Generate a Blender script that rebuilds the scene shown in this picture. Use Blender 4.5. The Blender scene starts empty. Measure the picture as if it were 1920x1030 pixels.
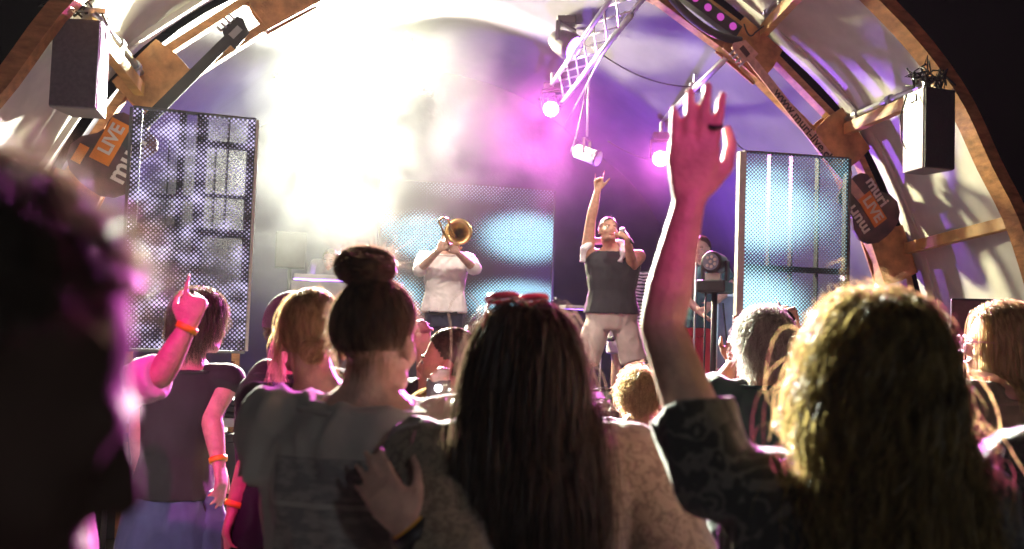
import bpy, bmesh, math, random
import numpy as np
from mathutils import Matrix, Vector

random.seed(7); np.random.seed(7)
RAD = math.radians
scene = bpy.context.scene
COL = scene.collection

# ------------------------------------------------------------------ camera
FPX = 1800.0; PITCH = RAD(3.0); ROLL = RAD(2.0); CAMH = 1.6
fw = np.array([0, math.cos(PITCH), math.sin(PITCH)])
_r0 = np.array([1., 0, 0]); _u0 = np.array([0, -math.sin(PITCH), math.cos(PITCH)])
CR = math.cos(ROLL)*_r0 + math.sin(ROLL)*_u0
CU = math.cos(ROLL)*_u0 - math.sin(ROLL)*_r0
CAM = np.array([0, 0, CAMH])
cd = bpy.data.cameras.new('camera'); cam = bpy.data.objects.new('camera', cd); COL.objects.link(cam)
cd.sensor_width = 36; cd.lens = 36*FPX/1920; cd.clip_start = 0.05; cd.clip_end = 2000
cam.matrix_world = Matrix(((CR[0], CU[0], -fw[0], 0), (CR[1], CU[1], -fw[1], 0), (CR[2], CU[2], -fw[2], CAMH), (0, 0, 0, 1)))
cd.dof.use_dof = True; cd.dof.focus_distance = 5.0; cd.dof.aperture_fstop = cd.lens/1000/0.0112
scene.camera = cam

# ------------------------------------------------------------------ night sky
w = bpy.data.worlds.new('World'); scene.world = w; w.use_nodes = True
_n = w.node_tree.nodes; _bg = _n['Background']
_sk = _n.new('ShaderNodeTexSky'); _sk.sky_type = 'NISHITA'; _sk.sun_disc = False
_sk.sun_elevation = RAD(-4); _sk.sun_rotation = RAD(200)
w.node_tree.links.new(_sk.outputs[0], _bg.inputs[0]); _bg.inputs[1].default_value = 0.05

vs = scene.view_settings; vs.view_transform = 'Standard'; vs.look = 'None'; vs.gamma = 1; vs.exposure = 0.0; vs.use_curve_mapping = False
cy = scene.cycles
cy.use_denoising = True; cy.use_adaptive_sampling = True; cy.adaptive_threshold = .02; cy.max_bounces = 6; cy.diffuse_bounces = 3; cy.glossy_bounces = 2; cy.transmission_bounces = 4
cy.transparent_max_bounces = 24; cy.volume_bounces = 0; cy.volume_step_rate = 3.0; cy.volume_max_steps = 40
cy.sample_clamp_indirect = 4.0; cy.caustics_reflective = False; cy.caustics_refractive = False

# ------------------------------------------------------------------ frames of reference
SA = RAD(14); SU = np.array([math.cos(SA), math.sin(SA), 0]); SV = np.array([-math.sin(SA), math.cos(SA), 0])   # the stage is turned against the camera
UP = np.array([0, 0, 1.])
def V3(*a): return np.array(a, float)
def ray(x, y): return fw + CR*(x-960)/FPX + CU*(515-y)/FPX
def P(x, y, Y):                      # photo pixel -> point at depth Y
    d = ray(x, y); return CAM + d*Y/d[1]
def S(x, y, v):                      # photo pixel -> point on stage plane v
    d = ray(x, y); return CAM + d*v/(d@SV)
def W(u, v, z): return SU*u + SV*v + UP*z
def pxm(Y): return FPX/Y
def unit(a):
    a = np.asarray(a, float); return a/(np.linalg.norm(a)+1e-12)
STZ = 0.75                           # stage floor
VI, VO = 7.73, 6.2                   # planes of the inner and the outer arch
UC, UCO = 2.0, 1.85

# ------------------------------------------------------------------ lights (each sits in a fixture built further down)
def lamp_light(name, loc, target, energy, col, cone=60, blend=.4, size=.06):
    l = bpy.data.lights.new(name, 'SPOT'); l.energy = energy; l.color = col; l.spot_size = RAD(cone); l.spot_blend = blend
    l.shadow_soft_size = size
    o = bpy.data.objects.new(name, l); COL.objects.link(o); o.location = loc
    d = Vector(np.asarray(target)-np.asarray(loc)); o.rotation_euler = d.to_track_quat('-Z', 'Y').to_euler()
    return o

LAMPS = {  # name: (position, target, power, colour, cone, blend, size)
 'main_a': (S(660, 150, 11.0), V3(-0.4, 1, 1.2), 60000, (.97, 1, .80), 64, .9, .07),
 'main_b': (S(765, 120, 11.2), V3(3.0, 3.5, 2.0), 6500, (1, .94, .58), 125, .5, .22),
 'mag_a': (S(1033, 205, 10.6), V3(-0.3, 3.0, 1.5), 15000, (1, .14, .82), 60, .7, .06),
 'mag_b': (S(1238, 298, 10.2), V3(0.3, 3.0, 1.5), 11500, (1, .16, .78), 60, .7, .06),
 'violet_a': (W(3.4, 10.4, STZ+.25), W(3.9, 9.4, 4.4), 1300, (.36, .12, 1), 130, .8, .05),
 'violet_b': (W(0.4, 10.8, STZ+.25), W(0.6, 9.6, 4.4), 700, (.38, .15, 1), 130, .8, .05),
 'wash_a': (W(0.2, VO+.15, 4.55), W(2.4, 8.6, 1.6), 330, (1, .86, .72), 55, .6, .08),
 'wash_b': (W(3.4, VO+.15, 4.55), W(1.2, 8.8, 1.6), 330, (1, .86, .72), 55, .6, .08),
 'wing_a': (S(1078, 92, 9.6), W(5.6, 6.9, 2.4), 260, (.62, .46, 1), 70, .3, .03),
 'wing_b': (W(1.0, 8.4, 4.85), W(-1.9, 6.8, 2.6), 200, (.70, .55, 1), 80, .3, .03),  # added out of view to put violet light on the left canvas
 'added_magenta': (V3(-2.0, -3.0, 6.5), V3(-1.25, 3.4, 1.25), 3600, (1, .02, .42), 12, .5, .08),  # added unseen behind the camera, puts magenta on the audience's arms
 'added_pink': (V3(1.6, -4.0, 2.6), V3(.30, 1.66, 1.98), 800, (1, .03, .48), 8, .6, .06),  # added unseen behind the camera, tints the raised hand pink
 'added_white': (V3(2.6, -5.0, 3.8), V3(0.1, 3.0, 1.2), 170, (.86, .92, 1), 60, .6, .2),  # added unseen behind the camera, soft fill on the audience's backs
}
# ------------------------------------------------------------------ mesh helpers
class MB:
    def __init__(s): s.V = []; s.F = []; s.n = 0
    def add(s, V, F):
        V = np.asarray(V, float); s.V.append(V)
        for f in F: s.F.append(tuple(i+s.n for i in f))
        s.n += len(V); return s
    def verts(s): return np.concatenate(s.V) if s.V else np.zeros((0, 3))
    def box(s, c, sx, sy, sz, ax=None):      # centre, full sizes, axes
        ax = np.eye(3) if ax is None else np.asarray(ax)
        q = np.array([[i, j, k] for i in (-.5, .5) for j in (-.5, .5) for k in (-.5, .5)])*[sx, sy, sz]
        return s.add(np.asarray(c)+q@ax, [(0, 1, 3, 2), (4, 6, 7, 5), (0, 4, 5, 1), (2, 3, 7, 6), (0, 2, 6, 4), (1, 5, 7, 3)])
    def beam(s, a, b, wd, ht, up=UP):        # wd along side, ht along up
        a = np.asarray(a, float); b = np.asarray(b, float); d = unit(b-a); sd = unit(np.cross(d, up)); u2 = np.cross(sd, d)
        return s.box((a+b)/2, np.linalg.norm(b-a), wd, ht, [d, sd, u2])
    def loft(s, rings, cap=True, closed=False):  # rings: equal-length point arrays
        n = len(rings[0]); m = len(rings); F = []
        for i in range(m if closed else m-1):
            j = (i+1) % m
            for k in range(n):
                l = (k+1) % n; F.append((i*n+k, i*n+l, j*n+l, j*n+k))
        if cap and not closed:
            F.append(tuple(range(n-1, -1, -1))); F.append(tuple((m-1)*n+k for k in range(n)))
        return s.add(np.concatenate(rings), F)
    def tube(s, pts, r, n=8, closed=False):
        pts = np.asarray(pts, float); m = len(pts); r = np.broadcast_to(np.asarray(r, float), (m,))
        ref = V3(.123, .456, .88); rings = []
        for i in range(m):
            a = pts[i-1] if (i > 0 or closed) else pts[i]; b = pts[(i+1) % m] if (i < m-1 or closed) else pts[i]
            t = unit(b-a); e = unit(np.cross(t, ref)); g = np.cross(t, e)
            th = np.arange(n)*2*math.pi/n
            rings.append(pts[i]+r[i]*(np.cos(th)[:, None]*e+np.sin(th)[:, None]*g))
        return s.loft(rings, not closed, closed)
    def cyl(s, a, b, r, r2=None, n=16): return s.tube([a, b], [r, r if r2 is None else r2], n)
    def lathe(s, c, axis, prof, n=20):       # prof: (distance along axis, radius)
        axis = unit(axis); e = unit(np.cross(axis, V3(.3, .51, .8))); g = np.cross(axis, e); th = np.arange(n)*2*math.pi/n
        return s.loft([np.asarray(c)+axis*t+r*(np.cos(th)[:, None]*e+np.sin(th)[:, None]*g) for t, r in prof])
    def caps(s, p0, r0, p1, r1, n=12):       # tapered capsule
        p0 = np.asarray(p0, float); p1 = np.asarray(p1, float); d = unit(p1-p0)
        pr = [(-r0*math.cos(t), max(r0*math.sin(t), 1e-4)) for t in (.12, .6, 1.1, math.pi/2)]
        L = np.linalg.norm(p1-p0); pr += [(L+r1*math.cos(t), max(r1*math.sin(t), 1e-4)) for t in (math.pi/2, 1.1, .6, .12)]
        return s.lathe(p0, d, pr, n)
    def ell(s, c, rad, ax=None, n=14, m=9):
        ax = np.eye(3) if ax is None else np.asarray(ax); rings = []
        for i in range(m):
            ph = math.pi*(i+.35)/(m-1+.7); th = np.arange(n)*2*math.pi/n
            q = np.stack([np.sin(ph)*np.cos(th), np.sin(ph)*np.sin(th), np.full(n, -np.cos(ph))], 1)*rad
            rings.append(np.asarray(c)+q@ax)
        return s.loft(rings)
    def extrude(s, outline, o, ex, ey, depth):  # closed 2D outline in plane (ex, ey), extruded both ways
        nz = np.cross(ex, ey); P2 = np.asarray(outline, float); n = len(P2)
        pts = np.asarray(o)+P2[:, :1]*ex+P2[:, 1:]*ey
        F = [tuple(range(n)), tuple(range(2*n-1, n-1, -1))]+[(k, k+n, (k+1) % n+n, (k+1) % n) for k in range(n)]
        return s.add(np.concatenate([pts+nz*depth/2, pts-nz*depth/2]), [F[0], F[1]]+F[2:])
    def build(s, name, mat, parent=None, smooth=False, loc=None, bevel=0):
        V = s.verts(); o0 = np.zeros(3)
        if parent is not None:
            q = parent
            while q is not None: o0 = o0+np.array(q.location); q = q.parent
        elif loc is not None: o0 = np.asarray(loc, float)
        me = bpy.data.meshes.new(name); me.from_pydata((V-o0).tolist(), [], s.F); me.update()
        bm = bmesh.new(); bm.from_mesh(me); bmesh.ops.recalc_face_normals(bm, faces=bm.faces); bm.to_mesh(me); bm.free()
        if smooth: me.shade_smooth()
        o = bpy.data.objects.new(name, me); COL.objects.link(o)
        if mat is not None: me.materials.append(mat)
        if parent is not None: o.parent = parent
        elif loc is not None: o.location = loc
        if bevel:
            b = o.modifiers.new('b', 'BEVEL'); b.width = bevel; b.segments = 2; b.limit_method = 'ANGLE'
        return o

def thing(name, label, cat, loc=(0, 0, 0), group=None):
    o = bpy.data.objects.new(name, None); COL.objects.link(o); o.location = loc; o.empty_display_size = .1
    return tag(o, label, cat, group)
def tag(o, label, cat, group=None, kind=None):
    if label: o['label'] = label
    if cat: o['category'] = cat
    if group: o['group'] = group
    if kind: o['kind'] = kind
    return o
def structure(o, kind='structure'): o['kind'] = kind; return o

# ------------------------------------------------------------------ numpy value noise
_perm = np.random.RandomState(3).rand(64, 64, 64)
def vnoise(p):
    p = np.asarray(p, float); i = np.floor(p).astype(int); f = p-i; f = f*f*(3-2*f); i &= 63; j = (i+1) & 63
    x0, y0, z0 = i.T; x1, y1, z1 = j.T; a, b, c = f.T
    def L(s, t, k): return s*(1-k)+t*k
    return L(L(L(_perm[x0, y0, z0], _perm[x1, y0, z0], a), L(_perm[x0, y1, z0], _perm[x1, y1, z0], a), b),
             L(L(_perm[x0, y0, z1], _perm[x1, y0, z1], a), L(_perm[x0, y1, z1], _perm[x1, y1, z1], a), b), c)*2-1

def remesh(mb, voxel, it=4, wrinkle=0, wscale=(14, 14, 6), seed=0, fac=.5):   # fuse overlapping closed shapes to one skin
    me = bpy.data.meshes.new('tmp'); me.from_pydata(mb.verts().tolist(), [], mb.F); me.update()
    bm = bmesh.new(); bm.from_mesh(me); bmesh.ops.recalc_face_normals(bm, faces=bm.faces); bm.to_mesh(me); bm.free()
    o = bpy.data.objects.new('tmp', me); COL.objects.link(o)
    r = o.modifiers.new('r', 'REMESH'); r.mode = 'VOXEL'; r.voxel_size = voxel; r.use_smooth_shade = True
    if it: s = o.modifiers.new('s', 'SMOOTH'); s.iterations = it; s.factor = fac
    dg = bpy.context.evaluated_depsgraph_get(); ev = o.evaluated_get(dg); m2 = bpy.data.meshes.new_from_object(ev)
    bpy.data.objects.remove(o); bpy.data.meshes.remove(me)
    n = len(m2.vertices); V = np.empty(n*3); m2.vertices.foreach_get('co', V); V = V.reshape(-1, 3)
    if wrinkle:
        N = np.empty(n*3); m2.vertices.foreach_get('normal', N); N = N.reshape(-1, 3)
        q = V*wscale+seed*7.3+vnoise(V*9+seed)[:, None]*.8
        d = 1-np.abs(vnoise(q))*2 + .5*vnoise(q*2.3+5)
        V = V+N*(wrinkle*d)[:, None]
    m2.vertices.foreach_set('co', V.ravel()); m2.update()
    return m2
def link_mesh(name, me, mat, parent):
    o0 = np.zeros(3); q = parent
    while q is not None: o0 = o0+np.array(q.location); q = q.parent
    n = len(me.vertices); V = np.empty(n*3); me.vertices.foreach_get('co', V)
    V = (V.reshape(-1, 3)-o0).ravel(); me.vertices.foreach_set('co', V); me.update(); me.shade_smooth(); me.name = name
    me.materials.clear(); me.materials.append(mat)
    o = bpy.data.objects.new(name, me); COL.objects.link(o); o.parent = parent; return o

# ------------------------------------------------------------------ materials
def nt(name):
    m = bpy.data.materials.new(name); m.use_nodes = True; t = m.node_tree; b = t.nodes.get('Principled BSDF'); return m, t, b
def pm(name, col, rough=.6, metal=0, var=.18, scale=12, bump=0, bscale=80, spec=.5, translucent=0, stretch=(1, 1, 1), sheen=0, coat=0, sss=0):
    m, t, b = nt(name); N = t.nodes; L = t.links.new
    tc = N.new('ShaderNodeTexCoord'); mp = N.new('ShaderNodeMapping'); mp.inputs['Scale'].default_value = stretch; L(tc.outputs['Object'], mp.inputs[0])
    nz = N.new('ShaderNodeTexNoise'); nz.inputs['Scale'].default_value = scale; nz.inputs['Detail'].default_value = 5; L(mp.outputs[0], nz.inputs[0])
    rp = N.new('ShaderNodeValToRGB'); c = np.array(col)
    rp.color_ramp.elements[0].position = .3; rp.color_ramp.elements[1].position = .7
    rp.color_ramp.elements[0].color = (*np.clip(c*(1-var), 0, 1), 1); rp.color_ramp.elements[1].color = (*np.clip(c*(1+var), 0, 1), 1)
    L(nz.outputs[0], rp.inputs[0]); L(rp.outputs[0], b.inputs['Base Color'])
    b.inputs['Roughness'].default_value = rough; b.inputs['Metallic'].default_value = metal; b.inputs['Specular IOR Level'].default_value = spec
    if sheen: b.inputs['Sheen Weight'].default_value = sheen; b.inputs['Sheen Roughness'].default_value = .35
    if coat: b.inputs['Coat Weight'].default_value = coat
    if sss: b.inputs['Subsurface Weight'].default_value = sss; b.inputs['Subsurface Radius'].default_value = (.02, .008, .004); b.inputs['Subsurface Scale'].default_value = .5
    if bump:
        n2 = N.new('ShaderNodeTexNoise'); n2.inputs['Scale'].default_value = bscale; n2.inputs['Detail'].default_value = 4; L(mp.outputs[0], n2.inputs[0])
        bp = N.new('ShaderNodeBump'); bp.inputs['Strength'].default_value = bump; bp.inputs['Distance'].default_value = .02; L(n2.outputs[0], bp.inputs['Height']); L(bp.outputs[0], b.inputs['Normal'])
    if translucent:
        tr = N.new('ShaderNodeBsdfTranslucent'); L(rp.outputs[0], tr.inputs[0]); mx = N.new('ShaderNodeMixShader'); mx.inputs[0].default_value = translucent
        L(b.outputs[0], mx.inputs[1]); L(tr.outputs[0], mx.inputs[2]); L(mx.outputs[0], N['Material Output'].inputs[0])
    return m
def emit(name, col, st):
    m, t, b = nt(name); t.nodes.remove(b); e = t.nodes.new('ShaderNodeEmission'); e.inputs[0].default_value = (*col, 1); e.inputs[1].default_value = st
    t.links.new(e.outputs[0], t.nodes['Material Output'].inputs[0]); return m
M = {}
M['wood'] = pm('timber', (.36, .17, .065), .55, var=.4, scale=3, bump=.25, bscale=12, stretch=(3, 3, 9))
M['ply'] = pm('plywood', (.40, .19, .07), .6, var=.45, scale=9, bump=.3, bscale=60)
M['purlin'] = pm('purlin timber', (.52, .29, .09), .5, var=.3, scale=6, bump=.2, bscale=20)
M['canvas'] = pm('white canvas', (.72, .69, .64), .75, var=.12, scale=4, bump=.2, bscale=6, translucent=.15)
M['liner'] = pm('grey stage canvas', (.075, .066, .095), .85, var=.12, scale=3, bump=.35, bscale=4)
M['black'] = pm('black paint', (.014, .014, .016), .5, var=.3)
M['grille'] = pm('speaker grille', (.022, .022, .027), .55, var=.25, scale=60, bump=.4, bscale=400)
M['grille_hazelit'] = pm('haze-lit cloth grille', (.10, .10, .125), .8, var=.2, scale=40, bump=.4, bscale=400)  # lighter copy of the speaker grille, haze light put into its colour
M['cab'] = pm('cabinet paint', (.26, .265, .27), .45, var=.06)
M['alu'] = pm('aluminium', (.62, .62, .65), .32, .85, var=.1, scale=25, bump=.05)
M['steel'] = pm('steel tube', (.5, .5, .52), .35, .8, var=.12, scale=18)
M['cable'] = pm('cable rubber', (.012, .012, .013), .5)
M['stage'] = pm('stage boards', (.035, .033, .036), .55, var=.4, scale=6, bump=.2)
M['ground'] = pm('trodden ground', (.05, .045, .04), .9, var=.4, scale=1.5, bump=.6, bscale=30)
M['white'] = pm('white laminate', (.7, .7, .68), .4, var=.05)
M['frame'] = pm('screen frame', (.05, .05, .055), .45, var=.2)
M['frame_l'] = pm('pale screen edge', (.72, .70, .60), .4, var=.1, scale=20)
M['brass'] = pm('brass', (.55, .37, .17), .34, 1, var=.1)
M['sign'] = pm('sign print', (.055, .018, .025), .45, var=.9, scale=7)
M['signneck'] = pm('sign neck print', (.62, .36, .30), .5, var=.25, scale=22)
M['orange'] = pm('orange label', (.72, .20, .02), .5, var=.12)
M['letter'] = pm('pale lettering', (.80, .70, .62), .5, var=.03)
M['ink'] = pm('dark lettering', (.05, .02, .02), .5, var=.03)
def skin(n, c, r=.5): return pm(n, c, r, var=.20, scale=28, bump=.22, bscale=130, sss=.12)
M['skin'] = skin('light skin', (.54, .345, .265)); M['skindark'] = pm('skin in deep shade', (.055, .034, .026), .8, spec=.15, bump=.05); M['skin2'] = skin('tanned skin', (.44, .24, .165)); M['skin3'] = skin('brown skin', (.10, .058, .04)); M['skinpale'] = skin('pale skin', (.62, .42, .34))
def cloth(n, c, **k): return pm(n, c, .85, var=k.pop('var', .14), scale=k.pop('scale', 9), bump=.25, bscale=k.pop('bscale', 350), spec=.2, sheen=k.pop('sheen', .3), **k)
def hairmat(n, c, c2, tr=.35):
    m, t, b = nt(n); N = t.nodes; L = t.links.new
    tc = N.new('ShaderNodeTexCoord'); mp = N.new('ShaderNodeMapping'); mp.inputs['Scale'].default_value = (1, 1, .25); L(tc.outputs['Object'], mp.inputs[0])
    nz = N.new('ShaderNodeTexNoise'); nz.inputs['Scale'].default_value = 70; nz.inputs['Detail'].default_value = 3; L(mp.outputs[0], nz.inputs[0])
    rp = N.new('ShaderNodeValToRGB'); rp.color_ramp.elements[0].position = .35; rp.color_ramp.elements[1].position = .65
    rp.color_ramp.elements[0].color = (*c, 1); rp.color_ramp.elements[1].color = (*c2, 1); L(nz.outputs[0], rp.inputs[0])
    L(rp.outputs[0], b.inputs['Base Color']); b.inputs['Roughness'].default_value = .42; b.inputs['Specular IOR Level'].default_value = .55
    tr_ = N.new('ShaderNodeBsdfTranslucent'); mx = N.new('ShaderNodeMixShader'); mx.inputs[0].default_value = tr
    hs = N.new('ShaderNodeHueSaturation'); hs.inputs['Value'].default_value = 1.8; L(rp.outputs[0], hs.inputs['Color']); L(hs.outputs[0], tr_.inputs[0])
    L(b.outputs[0], mx.inputs[1]); L(tr_.outputs[0], mx.inputs[2]); L(mx.outputs[0], N['Material Output'].inputs[0]); return m
M['h_black'] = hairmat('black hair', (.008, .006, .006), (.02, .015, .012), .2)
M['h_brown'] = hairmat('brown hair', (.026, .019, .013), (.075, .052, .033), .42)
M['h_lbrown'] = hairmat('light brown hair', (.085, .058, .038), (.20, .135, .085), .45)
M['h_blond'] = hairmat('blond hair', (.22, .15, .07), (.48, .36, .19), .45)
M['h_dblond'] = hairmat('dark blond hair', (.05, .038, .018), (.34, .26, .10), .45)
M['h_grey'] = hairmat('grey hair', (.16, .14, .12), (.45, .42, .37), .4)
# ================================================================== THE SETTING
mb = MB(); g = 60
mb.add([(-g, -g, 0), (g, -g, 0), (g, g, 0), (-g, g, 0)], [(0, 1, 2, 3)]); structure(mb.build('ground', M['ground']))

# stage platform: deck boards over a dark skirt
st = thing('stage', 'low black stage platform under the timber arch', 'stage', W(UC, 9.4, 0))
mb = MB(); mb.box(W(UC, 9.75, STZ/2-.03), 7.3, 5.0, STZ-.08, [SU, SV, UP]); mb.build('skirt', M['black'], st)
for i in range(12):
    b = MB(); b.box(W(UC-3.35+.61*i, 9.75, STZ-.03), .60, 5.1, .06, [SU, SV, UP]); b.build('plank', M['stage'], st, bevel=.004)

INN = [(0, 4.95), (1.0, 4.72), (2.04, 4.12), (2.95, 3.38), (3.5, 2.36), (3.80, 1.2), (3.88, 0)]
OUT = [(0, 5.15), (1.3, 4.85), (2.46, 4.10), (3.08, 3.52), (3.43, 2.95), (3.74, 2.42), (4.02, 1.5), (4.15, 0)]
def full(a): return np.array([(-h, z) for h, z in a[::-1]]+a[1:])
def offset(c, d):
    c = np.asarray(c); out = []
    for i in range(len(c)):
        a = c[max(i-1, 0)]; b = c[min(i+1, len(c)-1)]; t = (b-a)/np.linalg.norm(b-a); out.append(c[i]+d*np.array([-t[1], t[0]]))
    return np.array(out)
def resample(c, n):
    s = np.r_[0, np.cumsum(np.linalg.norm(np.diff(c, axis=0), axis=1))]; q = np.linspace(0, s[-1], n)
    return np.stack([np.interp(q, s, c[:, k]) for k in range(2)], 1)
def smooth(c, n):     # Catmull-Rom through the nodes
    c = np.asarray(c); q = np.vstack([2*c[0]-c[1], c, 2*c[-1]-c[-2]]); out = []
    for i in range(1, len(q)-2):
        for t in np.linspace(0, 1, n, endpoint=False):
            a, b, c_, d = q[i-1], q[i], q[i+1], q[i+2]
            out.append(.5*(2*b+(c_-a)*t+(2*a-5*b+4*c_-d)*t*t+(3*b-a-3*c_+d)*t**3))
    out.append(q[-2]); return np.array(out)
def AI(p, v=VI): return W(UC+p[0], v, p[1])
def AO(p, v=VO): return W(UCO+p[0], v, p[1])
inn = full(INN); out = full(OUT)

# inner timber arch: two chords with plywood gussets at the nodes
arch = thing('timber_arch', 'inner arch of paired timber chords with plywood gusset plates around the stage', 'arch', AI((0, 0)))
for off in (-.125, .125):
    c = offset(inn, off)
    for i in range(len(c)-1):
        b = MB(); a0, a1 = AI(c[i]), AI(c[i+1]); n = AI(offset(inn, off+.1)[i])-a0
        b.beam(a0, a1, .11, .065, unit(n)); b.build('chord', M['wood'], arch, bevel=.004)
for i in range(1, len(inn)-1):
    a = inn[i]; t = inn[min(i+1, len(inn)-1)]-inn[i-1]; t = t/np.linalg.norm(t); nn = np.array([-t[1], t[0]])
    ex = SU*t[0]+UP*t[1]; ey = SU*nn[0]+UP*nn[1]
    for k, vv in enumerate((-.068, .068)):
        b = MB(); b.extrude([(-.23, -.185), (.23, -.185), (.25, 0), (.23, .185), (-.23, .185), (-.25, 0)], AI(a, VI+vv), ex, ey, .021); b.build('gusset', M['ply'], arch, bevel=.003)
# outer arch
arch2 = thing('timber_rib', 'outer curved timber rib at the front edge of the white canvas', 'arch', AO((0, 0)))
oc = smooth(out, 4)
for i in range(len(oc)-1):
    b = MB(); n = unit(SU*oc[i][0]+UP*(oc[i][1]-1)); b.beam(AO(oc[i]), AO(oc[i+1])+.01*unit(AO(oc[i+1])-AO(oc[i])), .16, .10, n); b.build('rib_board', M['wood'], arch2)

# white canvas between the arches, one sheet per side
ci = resample(smooth(offset(inn, .24), 6), 81); co = resample(smooth(offset(out, .03), 6), 81)
for lo, hi, lab in ((0, 41, 'white canvas between the timber arches behind the hanging grey-fronted speaker'), (40, 81, 'white canvas between the timber arches behind the hanging black-fronted speaker')):
    mb = MB(); R = []
    for k in range(13):
        s = k/12; row = []
        for i in range(lo, hi):
            q = AI(ci[i], VI+.02)*(1-s)+AO(co[i], VO+.02)*s
            cen = W(UC, q@SV, 1.5); q = q+unit(cen-q)*-.03*math.sin(math.pi*s); row.append(q)
        R.append(row)
    n = hi-lo; mb.add(np.array(R).reshape(-1, 3), [(k*n+i, k*n+i+1, (k+1)*n+i+1, (k+1)*n+i) for k in range(12) for i in range(n-1)])
    tag(mb.build('canvas_wing', M['canvas'], smooth=True), lab, 'canvas', 'canvas sheets of the arch')
# pale batten strips edging the canvas along the inner arch
for off, vv, lab in ((.27, VI-.16, 'pale edging strips along the outside of the inner arch'),):
    e = thing('canvas_edging', lab, 'strip', AI((0, 0)))
    c = offset(inn, off)
    for i in range(len(c)-1):
        b = MB(); b.beam(AI(c[i], vv), AI(c[i+1], vv), .05, .045, unit(AI(c[i], vv)-W(UC, vv, 1))); b.build('strip', M['canvas'], e)
# grey stage canopy behind
vault = resample(smooth(offset(inn, .19), 5), 61); mb = MB(); R = []
for k, (v, s) in enumerate(((VI+.1, 1), (8.8, 1.03), (9.9, .985), (10.0, .98), (11.2, 1.0), (12.3, .95))):
    R += [W(UC+p[0]*s, v, p[1]*s+.02*math.sin(i*.8+k)) for i, p in enumerate(vault)]
n = 61; mb.add(R, [(k*n+i, k*n+i+1, (k+1)*n+i+1, (k+1)*n+i) for k in range(5) for i in range(n-1)])
tag(mb.build('stage_canopy', M['liner'], smooth=True), 'grey canvas vault over the back of the stage', 'canopy')
mb = MB(); mb.box(W(UC, 12.3, 2.4), 8.2, .03, 5.2, [SU, SV, UP]); tag(mb.build('stage_back_cloth', M['liner']), 'dark cloth closing the back of the stage', 'cloth')

# purlins from inner nodes to the outer rib, scaffold pipes beside two of them
def purlin(pa, pb, lab, pipe=None, po=.13):
    a = S(*pa, VI-.10); b_ = S(*pb, VO+.10)
    mb = MB(); mb.beam(a, b_, .07, .10); tag(mb.build('purlin', M['purlin'], bevel=.004), lab, 'beam', 'purlins of the arch')
    if pipe:
        mb = MB(); o = UP*po; mb.tube([a+o, a+(b_-a)*.5+o*.95, b_+o*.7], .026, 12)
        t = thing('scaffold_pipe', pipe, 'pipe', a+o); mb.build('pipe_tube', M['steel'], t, True)
        for s in (.12, .5, .8):
            q = a+(b_-a)*s+o*.97; d = unit(b_-a); c = MB(); c.cyl(q-d*.03, q+d*.03, .04); c.box(q-UP*.05, .05, .05, .06); c.build('clamp', M['steel'], t)
purlin((1588, 243), (1762, 168), 'upper yellow timber purlin carrying the black-fronted speaker', 'silver pipe along the upper purlin beside the black-fronted speaker', .10)
purlin((1702, 466), (1893, 418), 'lower brown timber purlin crossing the canvas above the black floor speaker')
purlin((1432, 58), (1502, -18), 'topmost timber purlin beside the magenta light bar', 'silver pipe along the topmost purlin beside the magenta light bar')
purlin((262, 168), (172, 52), 'timber purlin carrying the grey-fronted speaker', 'silver pipe along the purlin of the grey-fronted speaker')
purlin((150, 395), (-40, 330), 'low timber purlin on the canvas behind the face in profile')

# ------------------------------------------------------------------ lattice truss and pipes over the stage
def truss(name, a, b, wd, lab, down=-.2, n=9):
    a = np.asarray(a); b = np.asarray(b); d = unit(b-a); sd = unit(np.cross(d, UP)); t = thing(name, lab, 'truss', a)
    cs = [sd*wd/2, -sd*wd/2, UP*down]
    for c in cs: m = MB(); m.cyl(a+c, b+c, .025); m.build('chord', M['alu'], t, True)
    L = b-a
    for i in range(n):
        for j, k in ((0, 1), (1, 2), (2, 0)):
            m = MB(); m.cyl(a+cs[j]+L*(i+.05)/n, a+cs[k]+L*(i+.95)/n, .009, n=8); m.build('brace', M['alu'], t, True)
    return t
truss('lattice_truss', V3(.92, 7.9, 4.42), V3(.42, 11.9, 4.42), .27, 'silver lattice truss running back under the grey canopy')
truss('lattice_truss', W(-.6, 11.25, 4.52), W(1.75, 11.25, 4.52), .27, 'silver cross truss at the back carrying the blinding lamps', n=14)
def pipe(pts, r, lab, mat='steel', cat='pipe', name='scaffold_pipe', grp=None):
    m = MB(); m.tube(pts, r, 10); return tag(m.build(name, M[mat], smooth=True), lab, cat, grp)
pipe([S(1362, 108, VI+.05), S(1216, 252, 11.3)], .032, 'white pipe running from the arch gusset back to the magenta lamp')
pipe([S(1172, 22, 8.3), S(1062, 232, 10.9)], .010, 'thin rod hanging beside the lattice truss', cat='rod', name='rod')
def sag(a, b, s, n=14): return [a+(b-a)*t-UP*s*4*t*(1-t) for t in np.linspace(0, 1, n)]
pipe(sag(S(1110, 88, 9.2), S(1295, 163, 8.9), .10), .007, 'thin black cable sagging from truss to white pipe', 'cable', 'cable', 'cable')
pipe(sag(S(1310, 165, 8.9), S(1400, 285, 8.6), .08), .007, 'thin black cable hanging from white pipe to blue lit screen', 'cable', 'cable', 'cable')
pipe(sag(S(1140, 265, 10.3), S(1250, 305, 10.2), .05), .007, 'thin cable strung between the two magenta lamps', 'cable', 'cable', 'cable')
pipe(sag(S(1395, 45, VI-.2), S(1415, 62, VI-.2), .06)+[S(1470, 20, VI-.4)], .007, 'black cable looped around the topmost pipe clamp', 'cable', 'cable', 'cable')

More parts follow.
